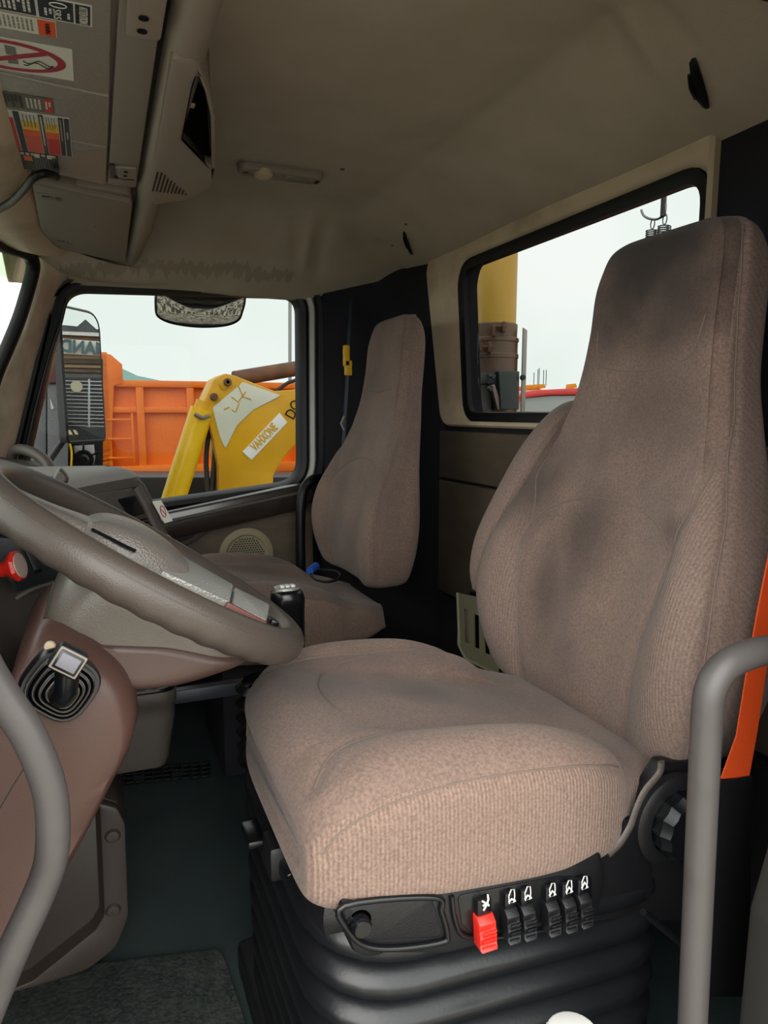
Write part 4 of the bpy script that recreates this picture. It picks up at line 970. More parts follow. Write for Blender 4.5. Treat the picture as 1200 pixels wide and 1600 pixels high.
# passenger half of the dash, further forward
ybody('passenger_dash', [(-.12, .84), (-.10, .80), (-.06, .70), (-.10, .60), (-.30, .50), (-.55, .50), (-.6, .70), (-.55, .85), (-.30, .87)], [(1.64, .02), (1.66, 0), (2.40, 0), (2.44, .02)], M_dash, da)
def dpoly(name, px, depths, m, off=0, th=.004, par=None, rad=.004, bev=.001):
    """flat piece whose corner sight lines meet real points at given y"""
    q = [at(u, v, y=y) for (u, v), y in zip(px, depths)]
    c = sum(q, Vector()) / len(q); nrm = (q[1] - q[0]).cross(q[-1] - q[0]).normalized()
    if nrm.dot(Vector((0, 0, CAMZ)) - c) < 0: nrm = -nrm
    ex = (q[1] - q[0]).normalized(); ey = nrm.cross(ex).normalized(); o_ = c + nrm * off
    l2 = [Vector(((p - c).dot(ex), (p - c).dot(ey))) for p in q]
    ob = plate(name, rpoly(l2, rad, 4), [], lambda a, b, d: o_ + ex * a + ey * b + nrm * d, th, m, par or da, bev)
    return ob, o_ + nrm * th, ex, ey, nrm
PY = lambda u: 1.30 + (u - 60) / 175 * .28       # depth along the angled instrument face
def face(name, px, m, off=0, th=.003, par=None, rad=.003, bev=.0008): return dpoly(name, px, [PY(u) + .0 for u, v in px], m, off, th, par, rad, bev)
face('instrument_bezel', [(96, 778), (200, 762), (243, 848), (150, 872)], M_dash, .004, .004, None, .012, .002)
face('instrument_panel', [(106, 785), (193, 771), (232, 842), (150, 858)], M_dash, .0085, .002)
dd_ = face('display', [(172, 779), (202, 773), (219, 801), (196, 808)], M_blackg, .011, .003)[0]
face('trim_tile', [(150, 783), (167, 780), (184, 805), (168, 808)], M_dash, .011, .003)
for i in range(3): face('button_slot', [(203 + i * 3, 812 + i * 5), (222 + i * 3, 808 + i * 5), (224 + i * 3, 811 + i * 5), (205 + i * 3, 815 + i * 5)], M_blackg, .011, .002, None, .001, .0003)
# vent louvres and stalk cluster seen between the rim arms
for i in range(7):
    u = 62 + i * 7; face('vent_fin', [(u, 788 + i * 2), (u + 3, 788 + i * 2), (u + 26, 826 + i * 2), (u + 23, 827 + i * 2)], M_dashdk if i % 2 else M_dash, .006, .008, None, .0006, .0003)
face('vent_well', [(54, 785), (106, 790), (140, 842), (92, 838)], M_blackg, .002, .002)
face('gauge_pod', [(112, 812), (140, 822), (150, 842), (120, 838)], M_dashdk, .006, .012, None, .004, .002)
face('mode_switch', [(132, 828), (146, 828), (150, 842), (136, 844)], M_blackg, .018, .004, None, .003, .001)
# rounded end of the wrap-around
ec = []
for (ui, vi), (uo, vo), k_ in [((178, 757), (196, 739), 0), ((190, 757), (210, 742), 0), ((204, 768), (226, 757), 0), ((218, 792), (241, 786), 0), ((232, 822), (255, 818), 0), ((243, 846), (267, 845), 0), ((250, 862), (274, 862), 0)]:
    a = at(ui, vi, y=1.585); b = at(uo, vo, y=1.61); m_ = (a + b) / 2 + Vector((.004, -.012, .004))
    ec.append([a + Vector((-.01, .03, -.01)), a, a.lerp(m_, .5) + Vector((0, -.004, .002)), m_, b.lerp(m_, .4) + Vector((.001, -.003, .002)), b, b + Vector((-.02, .04, 0)), b + Vector((-.14, .06, 0))])
loftloops('dash_end', ec, M_dash, da, closed=False, sharp=60)
# end cap with sticker and chrome edge
st_, c_, ex_, ey_, n_ = dpoly('sticker', [(231, 786), (245, 784), (264, 816), (251, 820)], [1.580, 1.598, 1.598, 1.580], WH, .012, .0008, None, .0015, 0)
st_['label'] = 'small white no smoking sticker with red ring'
tube('ring', [c_ + ex_ * .007 * math.cos(a) + ey_ * .0125 * math.sin(a) + n_ * .0006 for a in [i * .4 for i in range(16)]], .0011, CRIM, st_, 5, closed=True)
tube('slash', [c_ + ex_ * .005 - ey_ * .008, c_ - ex_ * .005 + ey_ * .008], .001, CRIM, st_, 5); box('dot', c_ + n_ * .0008, (.003, .003, .001), BK, st_, 0)
tube('end_edge', [at(u, v, y=1.60) for u, v in [(252, 842), (262, 837), (270, 848)]], .003, M_beiged, da, 6, n=4)
# switch panel to the right of the column
sp_, c_, ex_, ey_, n_ = dpoly('switch_panel', [(-30, 812), (48, 818), (101, 888), (97, 897), (30, 922), (-30, 938)], [1.10, 1.12, 1.17, 1.17, 1.12, 1.08], M_dashdk, .0, .006, None, .008, .002)
def spx(name, px, m, off, th, par=None, rad=.002, bev=.0008):
    q = []
    for u, v in px:
        d = (at(u, v, y=1.) - Vector((0, 0, CAMZ))); t = (c_ - Vector((0, 0, CAMZ))).dot(n_) / d.dot(n_); p = Vector((0, 0, CAMZ)) + d * t - c_; q.append(Vector((p.dot(ex_), p.dot(ey_))))
    return plate(name, rpoly(q, rad, 4), [], lambda a, b, d: c_ + ex_ * a + ey_ * b + n_ * (d + off), th, m, par or da, bev)
for k_, px in enumerate([[(31, 856), (46, 852), (67, 892), (52, 898)], [(70, 872), (80, 868), (91, 884), (77, 889)], [(4, 868), (16, 863), (42, 903), (28, 908)]]):
    w_ = spx('rocker_well', px, M_black, -.001, .002); cx_ = sum(p[0] for p in px) / 4; cy_ = sum(p[1] for p in px) / 4
    spx('rocker_switch', [(cx_ + (u - cx_) * .78, cy_ + (v - cy_) * .84) for u, v in px], M_dashdk, .001, .008, None, .003, .002)
spx('screen', [(-20, 818), (14, 822), (27, 842), (-20, 838)], mat('navy_screen', '0b1220', .2), .0, .003)
spx('panel_groove', [(18, 890), (21, 890), (33, 922), (30, 923)], M_black, .0, .0012, None, .0005, 0)
tube('lower_trim', [at(-30, 985, y=1.06), at(0, 955, y=1.08), at(22, 937, y=1.10), at(50, 921, y=1.13), at(80, 911, y=1.16), at(97, 905, y=1.17), at(101, 880, y=1.18)], .0035, M_beiged, da, 8, n=5)
ybody('knee_panel', [(-.16, .735), (-.15, .70), (-.17, .60), (-.25, .50), (-.45, .50), (-.45, .70), (-.25, .75)], [(.45, .02), (.47, 0), (1.55, 0), (1.57, .02)], M_black, da)
for (u, v) in ((3, 994), (16, 981)): box('fuse_label', at(u, v, y=1.17), (.010, .004, .004), M_white, da, .001, Matrix.Rotation(R(40), 3, 'Y'))
# red valve knob
kn = empty('brake_valve_knob', at(20, 890, y=1.03), 'red push knob with pale face on dashboard left of the steering column', 'knob')
ka = Vector((.92, -.30, .25)).normalized()
q = at(29, 884, y=1.02) - ka * .036
lathe('knob_body', [(.010, -.03), (.010, .0), (.0085, .012), (.012, .022), (.0195, .030), (.0215, .034), (.0195, .038), (.017, .038)], M_red, q, ka, kn, 8)
lathe('knob_face', [(.0172, .0375), (.0168, .0392), (0, .0395)], mat('knob_face_pale', 'c9b0a4', .5), q, ka, kn, 16)
# sensor lens on dash top
sn = empty('dash_sensor', at(92, 742, y=1.25), 'small dark bracket standing on the dashboard top', 'sensor')
ybody('bracket', [(p.x, p.z) for p in [at(84, 752, y=1.25), at(86, 740, y=1.25), at(94, 732, y=1.25), (at(100, 735, y=1.25)), at(107, 746, y=1.25), at(104, 754, y=1.25)]], [(1.22, .003), (1.225, 0), (1.26, 0), (1.265, .003)], M_dash, sn, 4)
box('bracket_foot', at(74, 748, y=1.25), (.045, .03, .006), M_dashdk, sn, .002)

# ------------------------------------------------------------------ gear selector
ge = empty('gear_lever', (.345, 1.35, .45), 'black gear lever with silver push buttons on top, between the seats', 'gear lever')
def gsec(z, a, b, cx=.345, cy=1.35): return [Vector((cx + a * math.copysign(abs(math.cos(t)) ** .8, math.cos(t)), cy + b * math.copysign(abs(math.sin(t)) ** .8, math.sin(t)), z)) for t in [2 * math.pi * k / 20 for k in range(20)]]
loftloops('grip', [gsec(.50, .022, .022, .352), gsec(.54, .025, .024, .351), gsec(.58, .027, .026, .349), gsec(.606, .029, .028, .347), gsec(.618, .033, .030, .344), gsec(.632, .034, .031, .343), gsec(.644, .031, .029, .342), gsec(.650, .024, .023, .342)], M_blackg, ge, cap=True, sharp=60)
loftloops('button_plate', [gsec(.647, .027, .022, .341), gsec(.654, .025, .020, .341), gsec(.656, .020, .015, .341)], M_silver, ge, cap=True)
for i in range(3): box('button', (.330 + i * .011, 1.343, .6575), (.008, .014, .004), M_white, ge, .001)
tube('shaft', [(.352, 1.35, .51), (.36, 1.36, .30), (.38, 1.40, .02)], [.019, .021, .03], M_black, ge, 14)

# ------------------------------------------------------------------ grab bars beside the driver door
b1 = tube('grab_handle', [at(u, v, y=.62) for u, v in [(-60, 960), (-30, 1030), (0, 1082), (45, 1150), (75, 1225), (83, 1290), (78, 1350), (55, 1410), (25, 1475), (0, 1535), (-30, 1610)]], .0137, M_barg, None, 20, n=8)
tag(b1, 'scuffed grey curved grab handle at left edge, in front of mauve column cover', 'handle', 'grey tubular grab handles at the driver door')
b2_ = tube('grab_handle', [at(u, v, y=.50) for u, v in [(1290, 1012), (1215, 1014), (1172, 1022), (1132, 1042), (1110, 1078), (1104, 1130), (1098, 1250), (1091, 1400), (1082, 1600), (1078, 1720)]], .0152, M_barg, None, 20, n=8)
tag(b2_, 'upright grey grab handle bent at its top, in front of the driver seat side', 'handle', 'grey tubular grab handles at the driver door')

# ------------------------------------------------------------------ floor pieces
kp = empty('kick_panel', (-.1, 1.27, .1), 'dark brown moulded kick panel with two round fasteners standing on the floor', 'panel')
KO = [(-.022, .322), (.004, .308), (.015, .275), (.012, .095), (-.012, .04), (-.06, .012), (-.205, .001), (-.52, .001), (-.52, .325)]
KI = [(-.026, .316), (-.029, .11), (-.045, .085), (-.15, .02), (-.20, .012), (-.50, .012), (-.50, .318)]
M_kick = mat('kick_panel_plastic', '39312c', .45, bump=.15, bscale=400, spec=.45)
plate('flange', rpoly([Vector(p) for p in KO], [.01, .02, .03, .05, .04, .06, .02, .01, .01], 5), [rpoly([Vector(p) for p in KI], [.005, .02, .03, .03, .02, .005, .005], 5)], YP(1.25), .02, M_kick, kp, .004)
li = rpoly([Vector(p) for p in KI], [.005, .02, .03, .03, .02, .005, .005], 5)
loftloops('recess', [[Vector((p.x, 1.251, p.y)) for p in li], [Vector((p.x, 1.29, p.y)) for p in offs(li, -.012)]], M_kick, kp); plate('recess_back', offs(li, -.01), [], YP(1.29), .02, M_kick, kp)
for (u, v) in ((176, 1306), (177, 1422)): lathe('fastener', [(0, .006), (.010, .005), (.0135, .0), ], M_kick, at(u, v, y=1.25), (0, -1, 0), kp, 24)
plate('side_wall', rpoly([Vector(p) for p in KO], .02, 5), [], YP(1.275), .25, M_kick, kp, .006)
mt = box('floor_mat', (0, 0, 0), (1, 1, 1), M_mat, None, 0); bpy.data.objects.remove(mt)
q = [at(u, v, z=.008) for u, v in [(155, 1505), (343, 1483), (352, 1500), (372, 1560), (392, 1625)]]
ml = [Vector((p.x, p.y)) for p in q] + [Vector((.26, .50)), Vector((-.40, .50)), Vector((-.40, 1.30))]
mo = plate('floor_mat', rpoly(ml, [.004, .006, .004, .004, .004, .02, .02, .02], 3), [], ZP(.0), .009, M_mat, None, .002)
tag(mo, 'worn dark rubber floor mat with textured surface in the driver footwell', 'mat')
bm = bmesh.new()
for i in range(11):
    for j in range(4):
        if j in (1,) and i % 4 == 3: continue
        c = at(172 + i * 15, 1226 - i * 1.6 - j * 6.5 + (i // 4) * 1, z=.003); bxm(bm, c, (.022, .010, .006), .001)
vt = frombm('floor_slots', bm, M_black); vt.parent = bpy.data.objects['floor']; tag(vt, kind='stuff')
# storage bin hung under the dash
bn = empty('storage_bin', (.06, 1.38, .34), 'grey plastic bin with rim and bright edged dark tray inside, behind column cover', 'bin')
def bsec(z, s_, cx=.055): return [Vector((cx + p.x * s_, 1.38 + p.y * s_, z)) for p in rpoly([Vector((-.075, -.055)), Vector((.062, -.06)), Vector((.062, .06)), Vector((-.075, .06))], .03, 5)]
loftloops('bin_body', [bsec(.33, .82, .045), bsec(.345, .90, .046), bsec(.43, .99), bsec(.455, 1.0), bsec(.458, 1.05), bsec(.478, 1.06), bsec(.482, 1.03), bsec(.478, .98), bsec(.40, .92), bsec(.39, .5)], M_dash, bn, cap=True, sharp=50)
bb = loftloops('tray', [bsec(.44, .95), bsec(.476, .965), bsec(.488, .95)], M_blackg, bn, cap=True)
box('tray_tab', at(212, 1065, y=1.36), (.035, .02, .008), M_beige, bn, .002); tube('tray_hook', [at(236, 1060, y=1.36), at(243, 1058, y=1.36), at(247, 1070, y=1.36)], .004, M_beige, bn, 8)
M_rs = mat('rail_steel_dark', '3c3f47', .4, .4); srl = empty('seat_rail', (.22, 1.62, .34)); box('rail_bar', (.22, 1.62, .352), (.26, .03, .032), M_rs, srl, .004); box('rail_foot', (.335, 1.62, .17), (.02, .03, .34), M_rs, srl, .003)
tag(srl, 'dull steel rail below the passenger seat beside the storage bin', 'rail')

# ------------------------------------------------------------------ cabin back corner items
nb = empty('mesh_pocket', (1.0, 1.7, .3), 'beige slotted plastic storage pocket low on rear wall between the seats', 'storage pocket')
P_ = lambda u, v: (lambda p: Vector((p.y, p.z)))(at(u, v, x=.99))
ol = [P_(715, 926), P_(718, 1010), P_(728, 1030), P_(775, 1052), P_(835, 1068), P_(860, 1040), P_(860, 960)]
sl = []
for u in (728, 744, 760, 776, 792, 808):
    t = 950 + (u - 728) * .55; bo = 1006 + (u - 728) * .55
    sl.append(rpoly([P_(u - 4, t), P_(u + 4, t + 3), P_(u + 5, bo), P_(u - 3, bo - 3)], .004, 3))
plate('pocket_face', rpoly(ol, [.003, .01, .01, .01, .01, .01, .01], 4), sl, XP(.99), .004, mat('pocket_beige', '8d8870', .55), nb, 0)
plate('pocket_back', rpoly(ol, .01, 4), [], XP(1.03), .003, M_black, nb); 
a_, b_ = at(712, 922, x=.99), at(716, 1015, x=.99)
tube('pocket_end', [at(715, 926, x=.99), at(718, 1010, x=.99), at(728, 1030, x=.99), at(775, 1052, x=.99)], .005, mat('pocket_beige_edge', '9c967c', .5), nb, 8)
box('pocket_side', (1.01, at(716, 960, x=.99).y + .003, .375), (.04, .004, .15), M_beige, nb, .001)
tag(box('pocket_clip', at(787, 1048, x=.96), (.02, .02, .012), M_chrome, nb, .003), 'shiny clip')
bl = empty('seat_belt', (.86, 2.36, 1.1), 'yellow seat belt guide with dark strap behind the passenger seat headrest', 'belt')
tube('strap', [at(536, 700, y=2.30), at(542, 600, y=2.32), at(545, 520, y=2.36), at(548, 470, y=2.40)], .018, mat('navy_strap', '151d2e', .6), bl, 8, flat=.15)
bg_ = box('belt_guide', at(541, 556, y=2.30), (.022, .012, .07), M_yellow, bl, .003); box('belt_guide', at(544, 575, y=2.30), (.026, .012, .05), M_yellow, bl, .003)
tube('cable_fitting', [at(538, 650, y=2.30), at(533, 662, y=2.30), at(538, 672, y=2.30)], .004, M_beiged, bl, 6)
cbl = empty('cable_loop', at(510, 900, y=1.95), 'thin black cable loop with blue connector lying on the passenger seat', 'cable')
zc_ = .512
LP = [at(u, v, z=zc_) for u, v in [(488, 888), (486, 898), (495, 906), (512, 909), (528, 905), (531, 897), (522, 892), (500, 890)]]
tube('cord', LP, .0042, M_black, cbl, 8, closed=True, n=6)
tube('connector', [at(484, 892, z=zc_ + .01), at(494, 884, z=zc_ + .015)], .012, mat('blue_connector', '1f55b0', .4), cbl, 10)
# b-pillar trim and white cap at the frame's lower edge
bp_ = tag(plate('trim_9', rpoly([Vector(p) for p in [(.632, .02), (.640, .46), (.68, .60), (1.1, .66), (1.1, .02)]], .03, 4), [], YP(.505), -.05, mat('pillar_vinyl', '262522', .6), None, .01), kind=S)
wc = empty('white_cap', at(900, 1606, y=.50), 'white ribbed round cap at bottom edge below the seat switches', 'cap')
lathe('cap_body', [(0, .008), (.024, .0078), (.027, .006), (.0285, .002), (.0285, -.02)], M_white, at(895, 1622, y=.53), (0, 0, 1), wc, 24)
for i in range(24):
    a = 2 * math.pi * i / 24
    if i % 2 == 0: box('cap_rib', at(895, 1622, y=.53) + Vector((.0288 * math.cos(a), .0288 * math.sin(a), -.006)), (.0015, .0015, .014), M_white, wc, 0)
# ------------------------------------------------------------------ outside, passenger side
M_org = mat('dump_orange_paint', 'f27c06', .5, col2='ea7204', nscale=3)
M_yel = mat('excavator_yellow_paint', 'e2ac0c', .4, col2='d09a0a', nscale=2, dirt='b8860c', dirtscale=5, dlo=.6, dhi=.8)
M_yel2 = mat('cylinder_yellow_paint', 'f2c20c', .35)
M_rust = mat('rusty_brown_steel', '7a5136', .6, col2='5c4030', nscale=12)
du = empty('dump_truck', (2.3, 8.2, -1.2), 'orange dump truck body with ribbed side parked beyond the passenger door', 'truck')
def obx(name, x0, x1, y0, y1, z0, z1, m, par, bev=.01): return box(name, ((x0 + x1) / 2, (y0 + y1) / 2, (z0 + z1) / 2), (x1 - x0, y1 - y0, z1 - z0), m, par, bev)
obx('side_panel', .10, 5.5, 8.06, 8.12, .38, 1.32, M_org, du)
obx('top_rail', .24, 5.5, 7.96, 8.1, 1.27, 1.34, M_org, du); obx('middle_rail', .10, 5.5, 7.98, 8.1, 1.0, 1.065, M_org, du); obx('bottom_rail', .02, 5.5, 7.94, 8.1, .33, .44, M_org, du)
obx('head_board', .02, .17, 7.95, 9.9, .35, 1.62, M_org, du)
plate('head_wing', [Vector(p) for p in [(.02, .4), (.02, 1.60), (.20, 1.60), (.31, 1.50), (.31, 1.30), (.22, 1.28), (.14, .4)]], [], YP(7.95), .06, M_org, du, .01)
for x in (.43, .95, 1.55, 2.15, 2.75, 3.4): obx('side_rib', x, x + .08, 7.97, 8.1, .42, 1.3, M_org, du)
for z in (.52, .72, .92): obx('ladder_rung', .13, .37, 7.93, 7.97, z, z + .02, M_org, du, .004)
obx('ladder_stile', .37, .39, 7.93, 7.97, .48, 1.0, M_org, du, .004)
obx('chassis', .1, 5.5, 8.2, 9.4, -.3, .30, M_dashdk, du); obx('chassis_stripe', .5, 5.5, 8.1, 8.18, .17, .20, M_org, du)
obx('far_side_panel', .10, 5.5, 9.9, 9.96, .38, 1.32, M_org, du); obx('bed_floor', .1, 5.5, 8.1, 9.9, .38, .45, M_org, du)
for x in (1.2, 2.4, 4.4):
    w = lathe('wheel', [(0, .12), (.25, .12), (.30, .15), (.48, .15), (.52, .10), (.52, -.12)], M_black, (x, 8.25, -.70), (0, -1, 0), du, 32)
ex = empty('excavator_arm', (1.0, 5.0, -1.2), 'yellow excavator boom with white panel and worn sticker, in front of orange dump truck', 'excavator')
def ep(name, px, Y, th, m, rad=.02, bev=.01, par=None):
    q = [at(u, v, y=Y) for u, v in px]
    return plate(name, rpoly([Vector((p.x, p.z)) for p in q], rad, 5), [], YP(Y), th, m, par or ex, bev)
boom = [(318, 628), (334, 592), (352, 583), (368, 587), (398, 599), (430, 611), (470, 608), (560, 590), (640, 640), (560, 640), (500, 662), (462, 694), (444, 715), (428, 742), (425, 800), (342, 800), (341, 730), (333, 685)]
ep('boom', boom, 5.0, .32, M_yel, [.03, .05, .06, .04, .03, .03, .03, .05, .05, .05, .1, .1, .05, .05, .02, .02, .1, .1], .015)
ep('boom_flange', [(341, 600), (352, 590), (364, 593), (350, 612)], 4.985, .02, M_yel, .02, .004)
ep('white_panel', [(332, 637), (380, 597), (440, 618), (396, 640), (370, 665), (352, 702), (343, 680)], 4.992, .01, mat('white_panel_paint', 'd7d9c6', .5), .01, .001)
stk = ep('sticker', [(379, 706), (437, 645), (449, 660), (393, 719)], 4.992, .01, mat('sticker_white', 'eeeeea', .5), .004, .001); stk['label'] = 'white sticker with worn yellow lettering'
M_let = mat('worn_yellow_letters', 'd9a90c', .5)
ca = at(382, 712, y=4.985); cb_ = at(441, 652, y=4.985); ex_d = (cb_ - ca).normalized(); ey_d = Vector((-ex_d.z, 0, ex_d.x))
text('lettering', 'VAHXONE', (at(413, 683, y=4.988)), ex_d, ey_d, .085, M_let, stk, .235, bold=.003)
text('lettering', 'DO', at(459, 640, y=4.988), at(466, 630, y=4.988) - at(455, 652, y=4.988), Vector((-1, 0, .45)), .11, M_black, ex, .13)
for px in ([(362, 620), (372, 628), (384, 612)], [(372, 602), (380, 620), (392, 624)], [(362, 640), (368, 644), (374, 630)], [(350, 640), (358, 636)]):
    tube('scratch', [at(u, v, y=4.99) for u, v in px], .004, M_yel, ex, 5)
for (u, v, r_) in ((355, 597, .028), (334, 620, .026), (355, 597, .015)): lathe('pin', [(0, .03), (r_ * .8, .03), (r_, .02), (r_, -.01)], M_rust, at(u, v, y=4.99), (0, -1, 0), ex, 20)
bm = bmesh.new(); tubem(bm, [at(316, 640, y=5.05), at(268, 790, y=5.05)], .082, 24); frombm('cylinder', bm, M_yel2, ex, sharp=40)
bm = bmesh.new(); tubem(bm, [at(320, 628, y=5.05), at(311, 655, y=5.05)], .06, 20); frombm('cylinder_cap', bm, M_yel, ex, sharp=40)
tube('clamp', [at(304, 647, y=4.96), at(316, 653, y=4.95), at(327, 650, y=4.97)], .014, M_beiged, ex, 8)
for px in ([(336, 655), (326, 680), (322, 720), (325, 770)], [(338, 670), (336, 700), (333, 740), (330, 775)], [(332, 650), (335, 690), (341, 720), (338, 770)]): tube('hose', [at(u, v, y=5.1) for u, v in px], .018, mat('hose_black', '38332f', .5), ex, 8, n=5)
bm = bmesh.new(); tubem(bm, [at(366, 592, y=5.4), at(600, 553, y=5.6)], .058, 24); frombm('pipe', bm, M_rust, ex, sharp=40)
tube('thin_hose', [at(430, 612, y=5.3), at(450, 598, y=5.3), at(475, 590, y=5.3)], .014, M_dashdk, ex, 8)
tag(ep('track_frame', [(200, 745), (640, 745), (640, 1100), (200, 1100)], 5.6, .6, M_dashdk, .05, .02), 'dark undercarriage')
lp_ = tube('lamp_post', [at(453, 900, y=14), at(453, 462, y=14)], .035, mat('pole_grey', '9a9c9a', .5), None, 10); tag(lp_, 'thin grey pole rising above the dump truck', 'pole')
hl = mesh('hill', *(lambda pts: ([Vector((x, 70, 1 + z)) for x, z in pts] + [Vector((x, 80, 1 + z * .5)) for x, z in pts] + [Vector((x, 70, -3)) for x, z in pts], [(i, i + 1, len(pts) + i + 1, len(pts) + i) for i in range(len(pts) - 1)] + [(i, i + 1, 2 * len(pts) + i + 1, 2 * len(pts) + i) for i in range(len(pts) - 1)]))([(-20, 2), (-8, 3.2), (0, 4.9), (1.5, 4.6), (4, 3.4), (6, 3.0), (9, 2.6), (30, 2.0), (60, 1.5), (90, 1.0)]), mat('hazy_hill', '8fb5ac', 1.)); tag(hl, kind=S); hl.name = 'hill'

# door mirror with real glass
n_m = Vector((.82, -.57, 0)).normalized(); tdir = Vector((.57, .82, 0)).normalized(); mc = at(130, 588, y=2.98)
dm = empty('door_mirror', mc + Vector((0, 0, -.4)), 'tall rounded door mirror outside passenger window reflecting a sign board and grille', 'mirror')
sc_ = .205
w2 = .118; topz = at(130, 484, y=2.98).z; botz = at(130, 690, y=2.98).z
rp = rpoly([Vector((-w2, botz - mc.z)), Vector((w2, botz - mc.z)), Vector((w2, topz - mc.z)), Vector((-w2, topz - mc.z))], [.02, .02, .075, .03], 8)
MP = lambda a, b, d: mc + tdir * a + Vector((0, 0, b)) + n_m * d
M_mirror = mat('mirror_glass', 'f0f4f2', .0, 1.)
plate('mirror_glass', offs(rp, -.006), [], MP, .003, M_mirror, dm)
loftloops('mirror_housing', [[MP(p.x, p.y, .004) for p in offs(rp, -.006)], [MP(p.x, p.y, .006) for p in offs(rp, -.003)], [MP(p.x, p.y, .0) for p in offs(rp, .004)], [MP(p.x, p.y, -.03) for p in offs(rp, .002)], [MP(p.x, p.y, -.05) for p in offs(rp, -.03)]], M_barg, dm, cap=False)
tube('mirror_bracket', [MP(-.02, botz - mc.z + .05, -.05), MP(-w2 - .04, botz - mc.z - .10, -.08), Vector((-.33, 2.64, .62))], .012, M_barg, dm, 8)
cm = empty('blind_spot_mirror', at(312, 470, y=2.75), 'small wide look-down mirror above passenger window reflecting gravel', 'mirror')
cc = at(311, 484, y=2.76); cn = Vector((.0, -.60, -.80)).normalized(); cx_ = Vector((1, 0, 0)); cy_ = cn.cross(cx_).normalized()
if cy_.z < 0: cy_ = -cy_
ol = [Vector((p.x, p.y)) for p in catmull([Vector((a, b, 0)) for a, b in [(-.150, .06), (-.13, .08), (0, .084), (.14, .08), (.158, .06), (.156, 0), (.148, -.04), (.11, -.068), (.04, -.082), (-.03, -.082), (-.10, -.068), (-.142, -.04), (-.150, 0)]], 4, True)]
rings = [[cc + cx_ * p.x * s_ + cy_ * p.y * s_ + cn * (.018 * (1 - s_ * s_)) for p in ol] for s_ in (1, .9, .75, .55, .35, .15, .02)]
loftloops('mirror_glass', rings, M_mirror, cm, cap=True, sharp=80)
loftloops('mirror_housing', [[cc + cx_ * p.x + cy_ * p.y + cn * d for p in offs(ol, o_)] for o_, d in ((0, .001), (.007, .004), (.008, -.01), (-.01, -.045))], M_dashdk, cm, cap=False)
tube('mirror_arm', [cc + Vector((0, .02, .05)), cc + Vector((0, .0, .12)), cc + Vector((0, -.10, .16))], .012, M_black, cm, 8)

# things seen in the door mirror: built where their reflection comes from
REF = Matrix.Identity(4)
for i in range(3):
    for j in range(3): REF[i][j] = (1 if i == j else 0) - 2 * n_m[i] * n_m[j]
tv = n_m * 2 * mc.dot(n_m); REF.translation = tv
def refl(o):
    o.data.transform(REF); bm = bmesh.new(); bm.from_mesh(o.data); bmesh.ops.recalc_face_normals(bm, faces=bm.faces); bm.to_mesh(o.data); bm.free(); return o
bu = empty('roadside_building', REF @ Vector((-.2, 13, -1.2)), 'brick building with gabled roof and lettered sign, reflected in the door mirror', 'building')
def vb(name, px, Y, th, m, par=bu):
    q = [at(u, v, y=Y) for u, v in px]; return refl(plate(name, [Vector((p.x, p.z)) for p in q], [], YP(Y), th, m, par))
M_roof = mat('roof_grey', '5d6062', .8, col2='4a4d50', nscale=6); M_brk = mat('brown_stone', '7d6a4f', .9, col2='5a4a38', nscale=7)
vb('gable', [(112, 517), (133, 499), (163, 526)], 13.6, .5, M_roof); vb('roof', [(60, 505), (112, 509), (200, 521), (200, 560), (60, 560)], 13.2, 2, M_roof)
vb('gutter', [(60, 516), (200, 522), (200, 528), (60, 521)], 12.9, .2, M_white); vb('fascia', [(60, 523), (200, 530), (200, 534), (60, 528)], 12.95, .2, M_rust)
sb_ = vb('sign_board', [(60, 526), (200, 537), (200, 558), (60, 550)], 12.6, .1, mat('sign_cream', 'f2f4ea', .6))
vb('wall', [(40, 530), (220, 536), (220, 760), (40, 760)], 13.0, .4, M_brk)
for k_, r_ in enumerate(range(555, 592, 7)):
    vb('stone_course', [(60, r_), (200, r_ + 3), (200, r_ + 7), (60, r_ + 4)], 12.85, .1, M_brk if k_ % 2 else mat('stone_pale_%d' % k_, 'a18b62', .9))
a0 = at(98, 541, y=12.55); a1 = at(163, 547, y=12.55); cen = (a0 + a1) / 2
refl(text('lettering', 'MAND', cen, a0 - a1, (0, 0, 1), .27, mat('sign_letter_grey', '4a6468', .6), bu, .70, depth=.01, bold=.012))
gr = empty('parked_truck_front', REF @ Vector((-.1, 9, -1.2)), 'dark truck front with horizontal bright grille slats, reflected in the door mirror', 'truck')
vb('grille_back', [(92, 590), (165, 590), (165, 672), (92, 672)], 9.2, .6, M_blackg, gr)
vb('windscreen', [(92, 584), (165, 585), (165, 590), (92, 590)], 9.3, .5, mat('dark_glass', '4b4a44', .2), gr)
for i in range(13): vb('grille_slat', [(92, 594 + i * 5.8), (165, 596 + i * 5.8), (165, 597.2 + i * 5.8), (92, 595.4 + i * 5.8)], 9.1, .05, M_chrome, gr)
vb('grille_post', [(137, 592), (140, 592), (140, 668), (137, 668)], 9.08, .05, M_chrome, gr)
refl(lathe('emblem', [(0, .02), (.065, .02), (.065, 0)], mat('emblem_pale', 'b5b193', .5), at(119, 604, y=9.0), (0, -1, 0), gr, 24))
vb('bumper', [(92, 668), (165, 668), (165, 700), (92, 700)], 9.0, .4, M_dashdk, gr)
for u in (104, 113): vb('bumper_stripe', [(u, 672), (u + 5, 672), (u + 9, 679), (u + 4, 679)], 8.98, .02, mat('stripe_cream', 'd2c79a', .5), gr)

